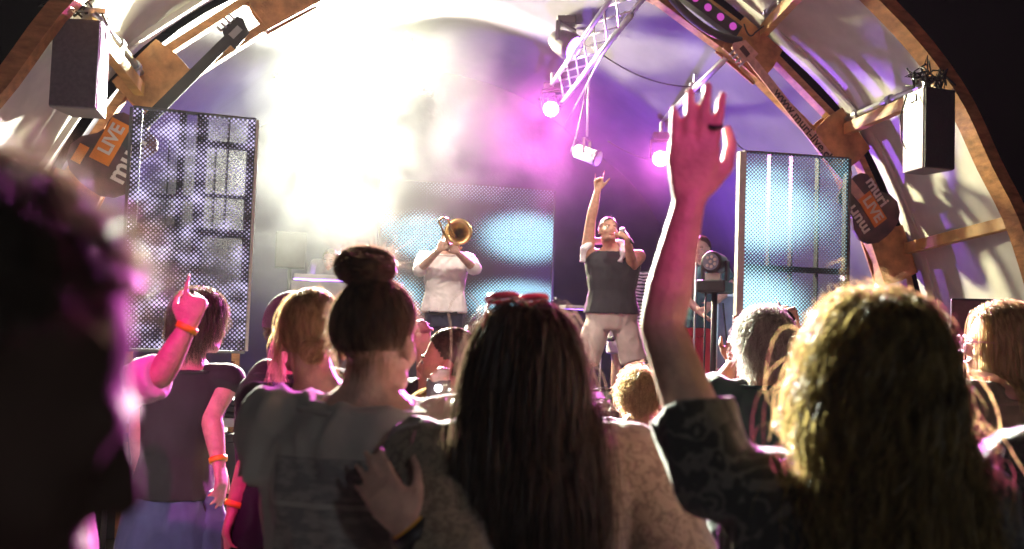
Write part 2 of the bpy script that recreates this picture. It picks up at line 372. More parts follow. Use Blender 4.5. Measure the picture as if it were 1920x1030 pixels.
# ------------------------------------------------------------------ lamps
M['core'] = emit('white hot lens', (1, .97, .88), 60)
M['core_m'] = emit('magenta white lens', (1, .80, .97), 45)
M['core_v'] = emit('violet lens', (.5, .2, 1), 6)
M['core_w'] = emit('warm lens', (1, .8, .6), 8)
M['led_m'] = emit('magenta led', (.75, .10, .62), .75)
def fixture(key, label, core, r=.10, hung=True, name='stage_lamp', light=True, size=1):
    pos, tg, en, col, cone, bl, sz = LAMPS[key]; pos = np.asarray(pos); d = unit(np.asarray(tg)-pos); sd = unit(np.cross(d, UP))
    t = thing(name, label, 'lamp', pos)
    body = pos-d*.03
    m = MB(); m.lathe(body, -d, [(-.015, r*1.02), (-.015, r*1.12), (.05, r*1.14), (.20, r*.95), (.28, r*.6), (.30, r*.3)]); m.build('head', M['black'], t, True)
    m = MB(); m.lathe(pos-d*.012, d, [(0, r*.98), (.002, r*.98)]); m.build('lens', core, t)
    up = UP if hung else -UP; c = body-d*.10
    m = MB()
    for s in (-1, 1): m.beam(c+sd*s*(r*1.35), c+sd*s*(r*1.35)+up*.20, .045, .02, sd)
    m.beam(c-sd*r*1.4+up*.2, c+sd*r*1.4+up*.2, .05, .025); m.build('yoke', M['black'], t)
    m = MB(); m.box(c+up*.25, .20, .16, .08); m.build('base', M['black'], t, bevel=.01)
    m = MB(); m.cyl(c+up*.25, c+up*(.42 if hung else .29), .02); m.build('clamp', M['steel'], t)
    if light:
        o = lamp_light('light', pos+d*.02, tg, en, col, cone, bl, sz); o.location = Vector(d*.02); o.parent = t
    return t
fixture('main_a', 'blinding white lamp in the smoke above the keyboard player', M['core'], .14)
fixture('main_b', 'blinding white lamp in the smoke above the trombone player', M['core'], .14)
fixture('mag_a', 'bright pink lamp beside the lattice truss', M['core_m'], .085)
fixture('mag_b', 'bright pink lamp behind the raised hand', M['core_m'], .085)
fixture('wing_a', 'round moving head lamp hanging from the lattice truss', M['core_v'], .13)
fixture('wing_b', 'added violet lamp out of view, aimed at the left canvas', M['core_v'], .1)
fixture('violet_a', 'violet floor lamp behind the singer', M['core_v'], .08, False)
fixture('violet_b', 'violet floor lamp behind the keyboard player', M['core_v'], .08, False)
fixture('wash_a', 'warm front lamp on the outer rib over the trombone player', M['core_w'], .1)
fixture('wash_b', 'warm front lamp on the outer rib over the singer', M['core_w'], .1)
fixture('added_magenta', 'added magenta fill lamp behind the audience, out of view', M['core_m'], .1, False)
fixture('added_pink', 'added pink fill lamp aimed at the raised hand, out of view', M['core_m'], .07, False)
fixture('added_white', 'added white fill lamp behind the audience, out of view', M['core_w'], .1, False)
for k, lab in (('added_magenta', 'added pole under the unseen magenta fill lamp'), ('added_pink', 'added pole under the unseen pink fill lamp'), ('added_white', 'added pole under the unseen white fill lamp')):
    p = LAMPS[k][0]; m = MB(); m.cyl(V3(p[0], p[1]-.1, 0), V3(p[0], p[1]-.1, p[2]-.28), .04); m.box(V3(p[0], p[1]-.1, .02), .8, .8, .04); tag(m.build('added_lamp_pole', M['black']), lab, 'tower')  # unseen poles, added only to hold the fill lamps
# unlit moving head left of the glare, on the cross truss
LAMPS['off_a'] = (S(543, 152, 10.9), V3(-.5, 4, 1.5), 0, (1, 1, 1), 30, .5, .05)
M['lens_off'] = pm('dark lens', (.3, .33, .4), .1, var=.05, coat=1)
fixture('off_a', 'unlit round lamp at the edge of the white glare', M['lens_off'], .12, light=False)
# pale par can under the pink lamp
a = S(1078, 282, 10.2); b_ = S(1128, 300, 10.0); t = thing('par_can', 'pale cylindrical par can below the bright pink lamp', 'lamp', a); d = unit(b_-a)
m = MB(); m.lathe(a, d, [(0, .05), (.02, .075), (.24, .08), (.30, .085), (.31, .08)]); m.build('can', M['white'], t, True)
m = MB(); m.lathe(a+d*.27, d, [(0, .084), (0, .092), (.03, .092), (.03, .084)]); m.build('rim', M['black'], t, True)
m = MB(); m.lathe(a, -d, [(0, .05), (.03, .045), (.04, .02)]); m.build('rear_cap', M['black'], t, True)
sdp = unit(np.cross(d, UP)); m = MB()
for sg_ in (-1, 1): m.beam(a+d*.15+sdp*.095*sg_, a+d*.15+sdp*.095*sg_+UP*.17, .03, .008, sdp)
m.beam(a+d*.15-sdp*.1+UP*.17, a+d*.15+sdp*.1+UP*.17, .03, .008); m.build('yoke', M['black'], t)
m = MB(); m.tube(sag(a-d*.03, a+d*.15+UP*.9, .05), .007, 6); m.build('cable', M['cable'], t, True)
m = MB(); m.cyl(a+d*.15+UP*.2, a+d*.15+UP*1.0, .012, n=8); m.build('drop_rod', M['steel'], t, True)
# clamp knot on the white pipe
t = thing('pipe_clamp', 'tangled clamp with cable ends on the white pipe', 'clamp', S(1300, 163, 9.2))
m = MB(); c = S(1302, 165, 8.95)
m.box(c, .10, .07, .10); m.cyl(c, c+UP*.14, .015); m.build('clamp_block', M['steel'], t)
for k in range(6):
    q = c+np.random.uniform(-.05, .05, 3); m = MB(); m.tube(sag(q, q+V3(np.random.uniform(-.12, .12), 0, np.random.uniform(-.05, .13)), .05, 7), .006, 6); m.build('cable_end', M['cable'], t)
# magenta light bar in the top of the inner arch
q0 = inn[list(map(tuple, inn)).index((1.0, 4.72))]; q1 = np.array(INN[2]); tt = (q1-q0)/np.linalg.norm(q1-q0); nn = np.array([-tt[1], tt[0]])
ex = SU*tt[0]+UP*tt[1]; ey = SU*nn[0]+UP*nn[1]; c = AI(q0+(q1-q0)*.42+nn*.03, VI-.07)
t = thing('light_bar', 'black light bar with a row of round magenta lenses in the arch', 'light bar', c)
m = MB(); m.box(c, 1.0, .12, .10, [ex, ey, -SV]); m.build('housing', M['black'], t, bevel=.008)
for k in range(7):
    m = MB(); m.lathe(c-SV*.056+ex*(-.42+.14*k), -SV, [(0, .034), (.006, .034)]); m.build('lens', M['led_m'], t)
pipe(sag(c-ex*.4-ey*.06-SV*.05, c+ex*.55-ey*.06-SV*.05, .13), .035, 'thick black cable loom sagging below the light bar', 'cable', 'cable', 'cable')

# ------------------------------------------------------------------ hanging speakers
def speaker(name, px, Y, yaw, wd, ht, dp, lab, top, gm='grille'):
    c = P(*px, Y); ca, sa = math.cos(yaw), math.sin(yaw); ax = [V3(ca, sa, 0), V3(-sa, ca, 0), UP]
    t = thing(name, lab, 'speaker', c)
    m = MB(); o = [(-wd/2, 0), (wd/2, 0), (wd*.36, dp), (-wd*.36, dp)]
    m.extrude(o, c-ax[1]*dp/2+UP*0, ax[0], ax[1], ht); m.build('cabinet', M['cab'], t, bevel=.008)
    m = MB(); m.box(c-ax[1]*(dp/2+.011), wd-.012, .02, ht-.012, ax); m.build('grille', M[gm], t, bevel=.006)
    for sx in (-1, 1):
        m = MB(); m.box(c+ax[0]*sx*(wd*.47)+UP*(ht/2-.06), .012, .09, .05, ax); m.build('rigging_plate', M['steel'], t, bevel=.003)
    for sx in (-1, 1): m = MB(); m.beam(c+UP*(ht/2+.10)+ax[0]*sx*wd*.3, c+UP*(ht/2+.02)+ax[0]*sx*wd*.45, .03, .012); m.build('hanging_strap', M['black'], t)
    m = MB(); m.beam(c+UP*(ht/2+.005), c+UP*(ht/2+.10), .06, .02, ax[1]); m.beam(c+UP*(ht/2+.1)-ax[0]*.12, c+UP*(ht/2+.1)+ax[0]*.12, .04, .03); m.build('bracket', M['steel'], t)
    for k in range(top):
        q = c+UP*(ht/2+.07)+ax[0]*np.random.uniform(-.15, .15)-ax[1]*.05; m = MB()
        pts = [q+np.cumsum(np.random.uniform(-.04, .04, (8, 3)), 0)[i]+V3(0, 0, .03) for i in range(8)]; m.tube(pts, .007, 6); m.build('cable', M['cable'], t, True)
    return t
speaker('hanging_speaker', (157, 131), 5.95, RAD(6), .285, .555, .30, 'hanging speaker with front grille coloured as haze-lit under the dark sky', 7, 'grille_hazelit')
t = speaker('hanging_speaker', (1736, 248), 7.1, RAD(16), .27, .60, .27, 'hanging speaker with black front and pale side on the upper purlin', 9)
m = MB(); m.tube(sag(P(1700, 178, 7.05), P(1692, 280, 7.05), 0)[:1]+[P(1688, 220, 7.0), P(1690, 262, 7.0), P(1698, 280, 7.0)], .006, 6); m.build('cable', M['cable'], t, True)
# floor speaker on a pole at the right
c = P(1834, 642, 5.2); t = thing('pole_speaker', 'black box speaker on a pole before the canvas', 'speaker', V3(c[0], c[1], 0))
sax = [V3(.9, -.43, 0), V3(.43, .9, 0), UP]; m = MB(); m.box(c, .27, .30, .46, sax); m.build('cabinet', M['black'], t, bevel=.01)
m = MB(); m.box(c-sax[1]*.158, .25, .012, .44, sax); m.build('grille', M['grille'], t)
m = MB(); m.cyl(V3(c[0]-.01, c[1], 0), c-UP*.23, .02); m.build('pole', M['black'], t, True)
for k in range(3):
    m = MB(); m.cyl(V3(c[0], c[1], .6), V3(c[0]+.45*math.cos(k*2.1), c[1]+.45*math.sin(k*2.1), 0.02), .014); m.build('leg', M['black'], t, True)

# ------------------------------------------------------------------ LED screens
def blobnodes(t, x, z, blobs, base):
    N = t.nodes; L = t.links.new
    def mth(op, a, b=None, c=None):
        n = N.new('ShaderNodeMath'); n.operation = op
        for i, q in enumerate((a, b, c)):
            if q is None: continue
            if isinstance(q, (int, float)): n.inputs[i].default_value = q
            else: L(q, n.inputs[i])
        return n.outputs[0]
    tot = base
    for cx, cz, sx, sz, amp in blobs:
        e = mth('ADD', mth('POWER', mth('ABSOLUTE', mth('DIVIDE', mth('SUBTRACT', x, cx), sx)), 2), mth('POWER', mth('ABSOLUTE', mth('DIVIDE', mth('SUBTRACT', z, cz), sz)), 2))
        e = mth('MULTIPLY', mth('POWER', 2.718, mth('MULTIPLY', mth('POWER', e, 2.6), -1)), amp); tot = e if tot is None else mth('ADD', tot, e)
    return tot, mth
def ledmat(name, root, pitch, blobs, col, st, noise=None, gap=.55, rmin=.10, rmax=.52):
    m, t, b = nt(name); N = t.nodes; L = t.links.new
    tc = N.new('ShaderNodeTexCoord'); tc.object = root; sp = N.new('ShaderNodeSeparateXYZ'); L(tc.outputs['Object'], sp.inputs[0]); x, z = sp.outputs[0], sp.outputs[2]
    base = None
    if noise:
        mp = N.new('ShaderNodeMapping'); mp.inputs['Scale'].default_value = noise[0]; L(tc.outputs['Object'], mp.inputs[0])
        nz = N.new('ShaderNodeTexNoise'); nz.inputs['Scale'].default_value = 1; nz.inputs['Detail'].default_value = 1; L(mp.outputs[0], nz.inputs[0])
        mr = N.new('ShaderNodeMapRange'); mr.inputs[1].default_value = noise[1]; mr.inputs[2].default_value = noise[2]; L(nz.outputs[0], mr.inputs[0]); base = mr.outputs[0]
    c, mth = blobnodes(t, x, z, blobs, base)
    c = mth('MINIMUM', c, 1)
    fa = mth('SUBTRACT', mth('FRACT', mth('DIVIDE', mth('ADD', mth('ADD', x, z), 50), pitch)), .5)
    fb = mth('SUBTRACT', mth('FRACT', mth('DIVIDE', mth('ADD', mth('SUBTRACT', x, z), 50), pitch)), .5)
    dist = mth('SQRT', mth('ADD', mth('MULTIPLY', fa, fa), mth('MULTIPLY', fb, fb)))
    r = mth('ADD', mth('MULTIPLY', c, rmax-rmin), rmin)
    mask = mth('LESS_THAN', dist, r)
    em = N.new('ShaderNodeEmission'); em.inputs[0].default_value = (*col, 1); L(mth('MULTIPLY', mth('ADD', mth('MULTIPLY', c, .9), .06), st), em.inputs[1])
    tr = N.new('ShaderNodeBsdfTransparent'); g = N.new('ShaderNodeMixShader'); g.inputs[0].default_value = gap; L(b.outputs[0], g.inputs[1]); L(tr.outputs[0], g.inputs[2])
    b.inputs['Base Color'].default_value = (.03, .03, .035, 1); b.inputs['Roughness'].default_value = .5
    mx = N.new('ShaderNodeMixShader'); L(mask, mx.inputs[0]); L(g.outputs[0], mx.inputs[1]); L(em.outputs[0], mx.inputs[2]); L(mx.outputs[0], N['Material Output'].inputs[0])
    return m
def led_screen(lab, p0, p1, zb, zt, cols, rows, bars, edge, matargs, name='led_screen', dp=.07):
    # p0, p1: bottom corners (x, y); local frame x along the screen, y back, z up
    p0 = np.asarray(p0, float); p1 = np.asarray(p1, float); wd = np.linalg.norm(p1-p0); h = zt-zb
    t = thing(name, lab, 'screen', (p0[0], p0[1], zb)); t.rotation_euler.z = math.atan2(p1[1]-p0[1], p1[0]-p0[0])
    mt = ledmat(name, t, **matargs)
    cw, ch = wd/cols, h/rows
    me = None
    for i in range(cols):
        for j in range(rows):
            if me is None:
                m = MB(); m.add([(.001, 0, .001), (cw-.001, 0, .001), (cw-.001, 0, ch-.001), (.001, 0, ch-.001)], [(0, 1, 2, 3)])
                o = m.build('led_tile', mt); me = o.data
            else: o = bpy.data.objects.new('led_tile', me); COL.objects.link(o)
            o.parent = t; o.location = (i*cw, 0, j*ch)
    def bar(x0, z0, x1, z1, wdt, mat, y=.03, d=dp, nm='frame_bar'):
        m = MB(); m.box(((x0+x1)/2, y, (z0+z1)/2), max(x1-x0, wdt), d, max(z1-z0, wdt)); o = m.build(nm, mat); o.parent = t
    for x0, z0, x1, z1, wdt in bars: bar(x0*wd, z0*h, x1*wd, z1*h, wdt, M['frame'], .045)
    bar(0, h+.006, wd, h+.006, .012, M['frame']); bar(0, -.01, wd, -.01, .02, M['frame'])
    bar(-.012, 0, -.012, h, edge[0], edge[1], nm='side_frame'); bar(wd+.012, 0, wd+.012, h, edge[2], edge[3], nm='side_frame')
    return t, wd, h
# see-through screen at the left, standing on a wooden stand
pa = P(250, 203, 6.75); pb = P(481, 212, 7.05)
zb, zt = 1.34, 3.05
tL, wd, h = led_screen('see-through screen of lavender lights behind the pointing hand', (pa[0], pa[1]), (pb[0], pb[1]), zb, zt, 2, 4,
  [(.56, 0, .56, 1, .075), (.0, .64, .52, .64, .03), (.56, .88, 1, .88, .045), (0, .5, 1, .5, .06), (0, .36, .35, .36, .03), (.04, .0, .04, 1, .06), (.97, 0, .97, 1, .05), (.40, .36, .40, 1, .05), (0, .22, 1, .22, .03), (.18, .36, .18, .64, .014), (.78, .5, .78, 1, .012), (.30, .1, .30, .88, .012), (.6, .3, .6, 1, .010), (.68, .5, .68, .88, .01), (.56, .66, 1, .66, .02)],
  (.02, M['frame'], .02, M['frame_l']), dict(pitch=.033, blobs=[], col=(.74, .66, 1.0), st=1.4, noise=((5.5, 1, 8.0), .30, .72), gap=.75, rmin=.16, rmax=.42))
for x in (.06, wd-.06):
    m = MB(); m.box((x, .04, -.30), .055, .055, .58); o = m.build('stand_post', M['wood']); o.parent = tL
    m = MB(); m.box((x, .04, -(zb-.02)/2-.3), .055, .055, zb-.62); o = m.build('stand_post', M['wood']); o.parent = tL
m = MB(); m.box((wd/2, .04, -.32), wd+.1, .05, .045); o = m.build('stand_rail', M['wood']); o.parent = tL
# rear screen
pa = S(718, 345, 10.5); pb = S(1040, 350, 10.5)
tR, _, _ = led_screen('large rear screen with pale blue glowing ovals behind the trombone player', (pa[0], pa[1]), (pb[0], pb[1]), .80, 3.15, 4, 4, [],
  (.02, M['frame'], .02, M['frame']), dict(pitch=.040, blobs=[(1.64, 1.80, .62, .33, 1.0), (1.60, 1.06, .70, .28, 1.0), (.45, 1.74, .40, .28, .9), (.12, 1.05, .44, .28, .9), (-.05, 1.9, .2, .2, .5), (1.3, 2.30, .9, .16, .35)], col=(.42, .80, 1.0), st=1.7, gap=.1, rmin=.05, rmax=.47))
# right screen
pa = P(1396, 283, 8.25); pb = P(1592, 293, 8.42)
tQ, wd, h = led_screen('see-through blue screen with a pale edge beside the curly hair', (pa[0], pa[1]), (pb[0], pb[1]), 1.38, 3.17, 2, 4,
  [(0, .44, 1, .44, .05), (1, 0, 1, 1, .03), (.26, 0, .26, 1, .010), (.47, 0, .47, 1, .012), (.72, 0, .72, 1, .010)], (.06, M['frame_l'], .02, M['frame']),
  dict(pitch=.033, blobs=[(.12, 1.27, .66, .40, 1.0), (.05, .42, .62, .40, 1.0), (.95, 1.25, .25, .55, .3), (.6, 1.7, .8, .12, .25)], col=(.48, .86, 1.0), st=2.1, gap=.45, rmin=.12, rmax=.47))
m = MB()
for x in (.1, wd-.1):
    m = MB(); m.box((x, .06, -.69), .06, .06, 1.36); o = m.build('stand_post', M['wood']); o.parent = tQ

# ------------------------------------------------------------------ guitar shaped signs on the arch
def text(body, size, o, ex, ey, mat, parent, name='lettering', ext=.002, bold=0, align='CENTER'):
    cu = bpy.data.curves.new('txt', 'FONT'); cu.body = body; cu.size = size; cu.extrude = ext; cu.offset = bold; cu.align_x = align; cu.align_y = 'CENTER'; cu.resolution_u = 3
    tmp = bpy.data.objects.new('txt', cu); COL.objects.link(tmp); dg = bpy.context.evaluated_depsgraph_get()
    me = bpy.data.meshes.new_from_object(tmp.evaluated_get(dg)); bpy.data.objects.remove(tmp)
    n = len(me.vertices); V = np.empty(n*3); me.vertices.foreach_get('co', V); V = V.reshape(-1, 3)
    nz = np.cross(ex, ey); Wd = np.asarray(o)+V[:, :1]*ex+V[:, 1:2]*ey+V[:, 2:]*nz
    me.vertices.foreach_set('co', (Wd-np.array(parent.location)).ravel()); me.update(); me.materials.clear(); me.materials.append(mat); me.name = name
    ob = bpy.data.objects.new(name, me); COL.objects.link(ob); ob.parent = parent; return ob
def guitar(cpx, hpx, v, lab, left):
    c = S(*cpx, v); hd = S(*hpx, v); L = np.linalg.norm(hd-c); ax = unit(hd-c); sd = unit(np.cross(ax, SV)); t = thing('guitar_sign', lab, 'sign', c)
    prof = [(-.30, .04), (-.285, .14), (-.23, .22), (-.14, .265), (-.04, .25), (.05, .19), (.11, .175), (.18, .195), (.24, .20), (.29, .16), (.31, .10)]
    o = [(x, y) for x, y in prof]+[(x, -y) for x, y in prof[::-1]]
    m = MB(); m.extrude(o, c, ax, sd, .03); m.build('guitar_body', M['sign'], t)
    n = -SV
    m = MB(); m.extrude([(.10, .045), (L-.20, .040), (L-.18, .09), (L-.02, .075), (L, .03), (L-.03, -.03), (L-.05, -.075), (L-.22, -.09), (L-.22, -.040), (.10, -.045)], c+n*.018, ax, sd, .012); m.build('guitar_neck', M['signneck'] if not left else M['black'], t)
    m = MB(); m.box(c+ax*(L-.12)+n*.026, .10, .05, .004, [ax, sd, n]); m.build('badge', M['ink'] if not left else M['cab'], t)
    m = MB()
    for k in range(4): m2 = MB(); m2.cyl(c+ax*(L-.05-.045*k)+sd*.07+n*.02, c+ax*(L-.05-.045*k)+sd*.13+n*.02, .010, n=8); m2.build('peg', M['steel'], t)
    return t, c, ax, sd, n, L
t, c, ax, sd, n, L = guitar((1628, 392), (1378, 78), VI-.14, 'guitar shaped sign with web address along its neck beside the blue screen', False)
dn = -ax                                                   # reading direction of the neck: head -> body
ey = np.cross(n, dn)
text('www.muri-live.ch', .115, c+ax*(L*.50)+n*.026, dn, ey, M['ink'], t, bold=.002)
la = unit(SU*.60-UP*.80); lb = np.cross(n, la)             # label runs down to the right
m = MB(); m.box(c+la*.02+lb*.02+n*.020, .30, .15, .010, [la, lb, n]); m.build('orange_label', M['orange'], t)
text('LIVE', .135, c+la*.02+lb*.02+n*.028, la, lb, M['letter'], t, bold=.004)
text('muri', .15, c-la*.08+lb*.155+n*.020, la, lb, M['letter'], t, bold=.004)
text('muri', .15, c+la*.02-lb*.155+n*.020, -la, -lb, M['letter'], t, bold=.004)
m = MB(); m.lathe(c+ax*.40+n*.03-sd*.02, n, [(0, .07), (.006, .07)]); m.build('round_badge', M['signneck'], t)
t, c, ax, sd, n, L = guitar((212, 292), (462, 42), VI-.14, 'guitar shaped sign half hidden by the lavender screen', True)
la = unit(SU*.42+UP*.90); lb = np.cross(n, la)
text('muri', .20, c-lb*.10+la*.02+n*.02, la, lb, M['letter'], t, bold=.005)
m = MB(); m.box(c+la*.08+lb*.06+n*.020, .34, .15, .010, [la, lb, n]); m.build('orange_label', M['orange'], t)
text('LIVE', .13, c+la*.10+lb*.06+n*.028, la, lb, M['letter'], t, bold=.004)
m = MB(); m.box(c-la*.10+lb*.20+n*.020, .14, .07, .010, [la, lb, n]); m.build('orange_label', M['orange'], t)

# ------------------------------------------------------------------ stage equipment
# moving head lamp on a stand right of the singer
c = P(1341, 505, 8.0); t = thing('moving_head', 'black moving head lamp with bolted face on a stand beside the rack', 'lamp', V3(c[0], c[1], STZ))
d = unit(V3(-.55, -.82, .05)); sd = unit(np.cross(d, UP))
m = MB(); m.lathe(c+UP*.05+d*.10, -d, [(0, .055), (0, .085), (.02, .092), (.17, .088), (.21, .06)]); m.build('head', M['black'], t, True)
m = MB(); m.lathe(c+UP*.05+d*.103, d, [(0, .07), (.004, .07)]); m.build('lens', M['lens_off'], t)
for k in range(7):
    q = c+UP*.05+d*.108+(sd*math.cos(k*.9)+UP*math.sin(k*.9))*(.042 if k else 0); m = MB(); m.lathe(q, d, [(0, .014), (.008, .012)], 10); m.build('led', M['letter'], t)
for s in (-1, 1):
    m = MB(); m.beam(c+sd*s*.105+UP*.07, c+sd*s*.105-UP*.10, .06, .025, sd); m.build('yoke_arm', M['black'], t, bevel=.006)
m = MB(); m.box(c-UP*.07+d*.04, .13, .03, .06, [sd, d, UP]); m.build('label_plate', M['frame_l'], t)
m = MB(); m.box(c-UP*.15, .25, .20, .10, [sd, d, UP]); m.build('base', M['black'], t, bevel=.012)
m = MB(); m.cyl(V3(c[0], c[1], STZ), c-UP*.2, .025); m.build('pole', M['black'], t, True)
m = MB(); m.cyl(V3(c[0]-.07, c[1]+.02, STZ), c-UP*.2+V3(-.07, .02, 0), .008); m.build('cable', M['cable'], t, True)
for k in range(3):
    m = MB(); m.cyl(V3(c[0], c[1], STZ+.4), V3(c[0]+.32*math.cos(k*2.1+.4), c[1]+.32*math.sin(k*2.1+.4), STZ+.015), .012); m.build('leg', M['black'], t, True)
# flight case / rack behind
a = P(1346, 552, 8.9); b_ = P(1398, 552, 8.9); t = thing('rack_case', 'pale framed equipment rack beside the blue screen', 'rack', V3(a[0], a[1], STZ))
zt = a[2]; wd = b_[0]-a[0]+.25
m = MB(); m.box(V3(a[0]+wd/2, a[1]+.3, (zt+STZ)/2), wd-.02, .5, zt-STZ-.02); m.build('panel', pm('blue grey panel', (.20, .24, .36), .4), t)
for x in (0, wd):
    m = MB(); m.box(V3(a[0]+x, a[1]+.05, (zt+STZ)/2), .03, .03, zt-STZ); m.build('edge', M['alu'], t)
for z in (STZ+.02, (zt+STZ)/2-.1, zt):
    m = MB(); m.box(V3(a[0]+wd/2, a[1]+.03, z), wd+.03, .03, .03); m.build('edge', M['alu'], t)
m = MB(); m.tube(sag(V3(a[0]+.05, a[1], zt-.08), V3(a[0]+.2, a[1], STZ+.2), .1), .008, 6); m.build('cable', M['cable'], t, True)
# wedge monitors, microphone stands
def wedge(px, Y, lab):
    c = P(*px, Y); c[2] = STZ; t = thing('monitor_wedge', lab, 'speaker', c); ex = SU; ey = SV
    m = MB(); q = [(-.22, 0), (.2, 0), (.2, .16), (-.08, .36), (-.22, .30)]
    m.extrude([(x, z) for x, z in q], c+UP*0, ey, UP, .42); m.build('cabinet', M['black'], t, bevel=.008)
    m = MB(); m.box(c+ey*.07+UP*.272, .36, .012, .38, [ey*.81-UP*.58, ey*.58+UP*.81, ex]); m.build('grille', M['grille'], t)
wedge((1140, 740), 7.75, 'black wedge monitor on the stage before the singer')
wedge((760, 760), 7.6, 'black wedge monitor on the stage before the trombone player')
def micstand(px, Y, ztop, lab, boom):
    c = P(*px, Y); c[2] = STZ; t = thing('microphone_stand', lab, 'stand', c)
    m = MB(); m.cyl(c, V3(c[0], c[1], ztop), .009, n=8); m.build('pole', M['steel'], t, True)
    m = MB(); m.lathe(c, UP, [(0, .13), (.02, .13), (.035, .03)]); m.build('base', M['black'], t, True)
    e = V3(c[0], c[1], ztop)+boom; m = MB(); m.cyl(V3(c[0], c[1], ztop)-boom*.3, e, .008, n=8); m.build('boom', M['steel'], t, True)
    m = MB(); m.caps(e, .018, e+unit(boom)*.12, .026); m.build('microphone', M['black'], t, True)
micstand((1302, 620), 8.9, P(1302, 492, 8.9)[2], 'thin microphone stand beside the raised arm', V3(-.10, -.05, .10))
micstand((1127, 640), 9.2, P(1127, 640, 9.2)[2], 'microphone stand behind the singer between his legs', V3(.05, -.2, .02))
# small keyboard stand left of singer
c = P(1082, 577, 9.3); t = thing('side_keyboard', 'small pale keyboard on crossed legs beside the singer', 'keyboard', V3(c[0], c[1], STZ))
m = MB(); m.box(c, .30, .22, .035, [SU, SV, UP]); m.build('case', M['cab'], t, bevel=.006)
for s in (-1, 1): m = MB(); m.cyl(V3(c[0]-.2*s, c[1], STZ+.01), V3(c[0]+.2*s, c[1]+.03*s, c[2]-.02), .012, n=8); m.build('leg', M['steel'], t, True)
# keyboard desk at the back left
c = P(610, 520, 10.3); t = thing('keyboard_desk', 'pale desk front before the keyboard player in the smoke', 'desk', V3(c[0], c[1], STZ))
m = MB(); m.box(c+V3(0, .2, 0), .75, .45, .05, [SU, SV, UP]); m.build('desk_top', M['white'], t, bevel=.006)
m = MB(); m.box(V3(c[0], c[1]+.0, (c[2]+STZ)/2-.02), .72, .03, c[2]-STZ-.06, [SU, SV, UP]); m.build('front_panel', M['cab'], t)
# music screen on a stand in the smoke, left
c = P(545, 470, 9.6); t = thing('music_stand', 'dark box shape with wire stand in the purple smoke', 'stand', V3(c[0], c[1], STZ))
m = MB(); m.box(c, .30, .2, .36, [SU, SV, UP]); m.build('box_body', M['black'], t, bevel=.01)
m = MB(); m.cyl(V3(c[0], c[1], STZ), c, .02); m.build('pole', M['black'], t, True)
# folding table at the left foot of the stage with gear on it
c = P(345, 790, 6.35); tz = c[2]; t = thing('gear_table', 'white edged table with cables before the lavender screen', 'table', V3(c[0], c[1], 0))
m = MB(); m.box(V3(c[0], c[1]+.25, tz), 1.15, .55, .05); m.build('table_top', M['white'], t, bevel=.004)
for sx in (-.5, .5):
    for sy in (.03, .47): m = MB(); m.cyl(V3(c[0]+sx, c[1]+sy, 0), V3(c[0]+sx, c[1]+sy, tz-.02), .018); m.build('leg', M['steel'], t, True)
q = P(428, 775, 6.5); m = MB()
for k in range(3):
    m = MB(); m.box(V3(q[0]-.03, q[1]+.05, tz+.04+.042*k), .34-.03*k, .28, .036); tag(m.build('gear_box', M['black'], bevel=.004), ('lowest', 'middle', 'topmost')[k]+' of three flat black boxes stacked on the gear table', 'box', 'flat boxes on the gear table')
q = P(432, 740, 6.45); zb0 = tz+.16
t = thing('bottle', 'brown bottle with yellow label on the stacked boxes', 'bottle', V3(q[0], q[1]+.02, zb0))
bq = V3(q[0], q[1]+.02, zb0); m = MB(); m.lathe(bq, UP, [(0, .028), (.005, .032), (.13, .032), (.17, .014), (.23, .012), (.235, .014), (.24, .013)]); m.build('glass', pm('brown glass', (.12, .04, .01), .1, coat=1), t, True)
m = MB(); m.lathe(bq+UP*.03, UP, [(0, .0328), (.08, .0328)]); m.build('paper_label', pm('yellow label', (.75, .5, .06), .6), t)
for k in range(5):
    q = P(395+k*9, 752, 6.4); m = MB(); th = np.linspace(0, 2*math.pi, 18)[:-1]; cc = V3(q[0], q[1]+.12, tz+.19+.012*k)
    m.tube([cc+V3(.07*math.cos(a), .05*math.sin(a), .03*math.sin(a*2+k)) for a in th], .007, 6, True)
    tag(m.build('cable_coil', M['cable'], smooth=True), ('first','second','third','fourth','last')[k]+' loop of black cable along the stacked boxes, towards the bottle', 'cable', 'cable loops on the gear table')

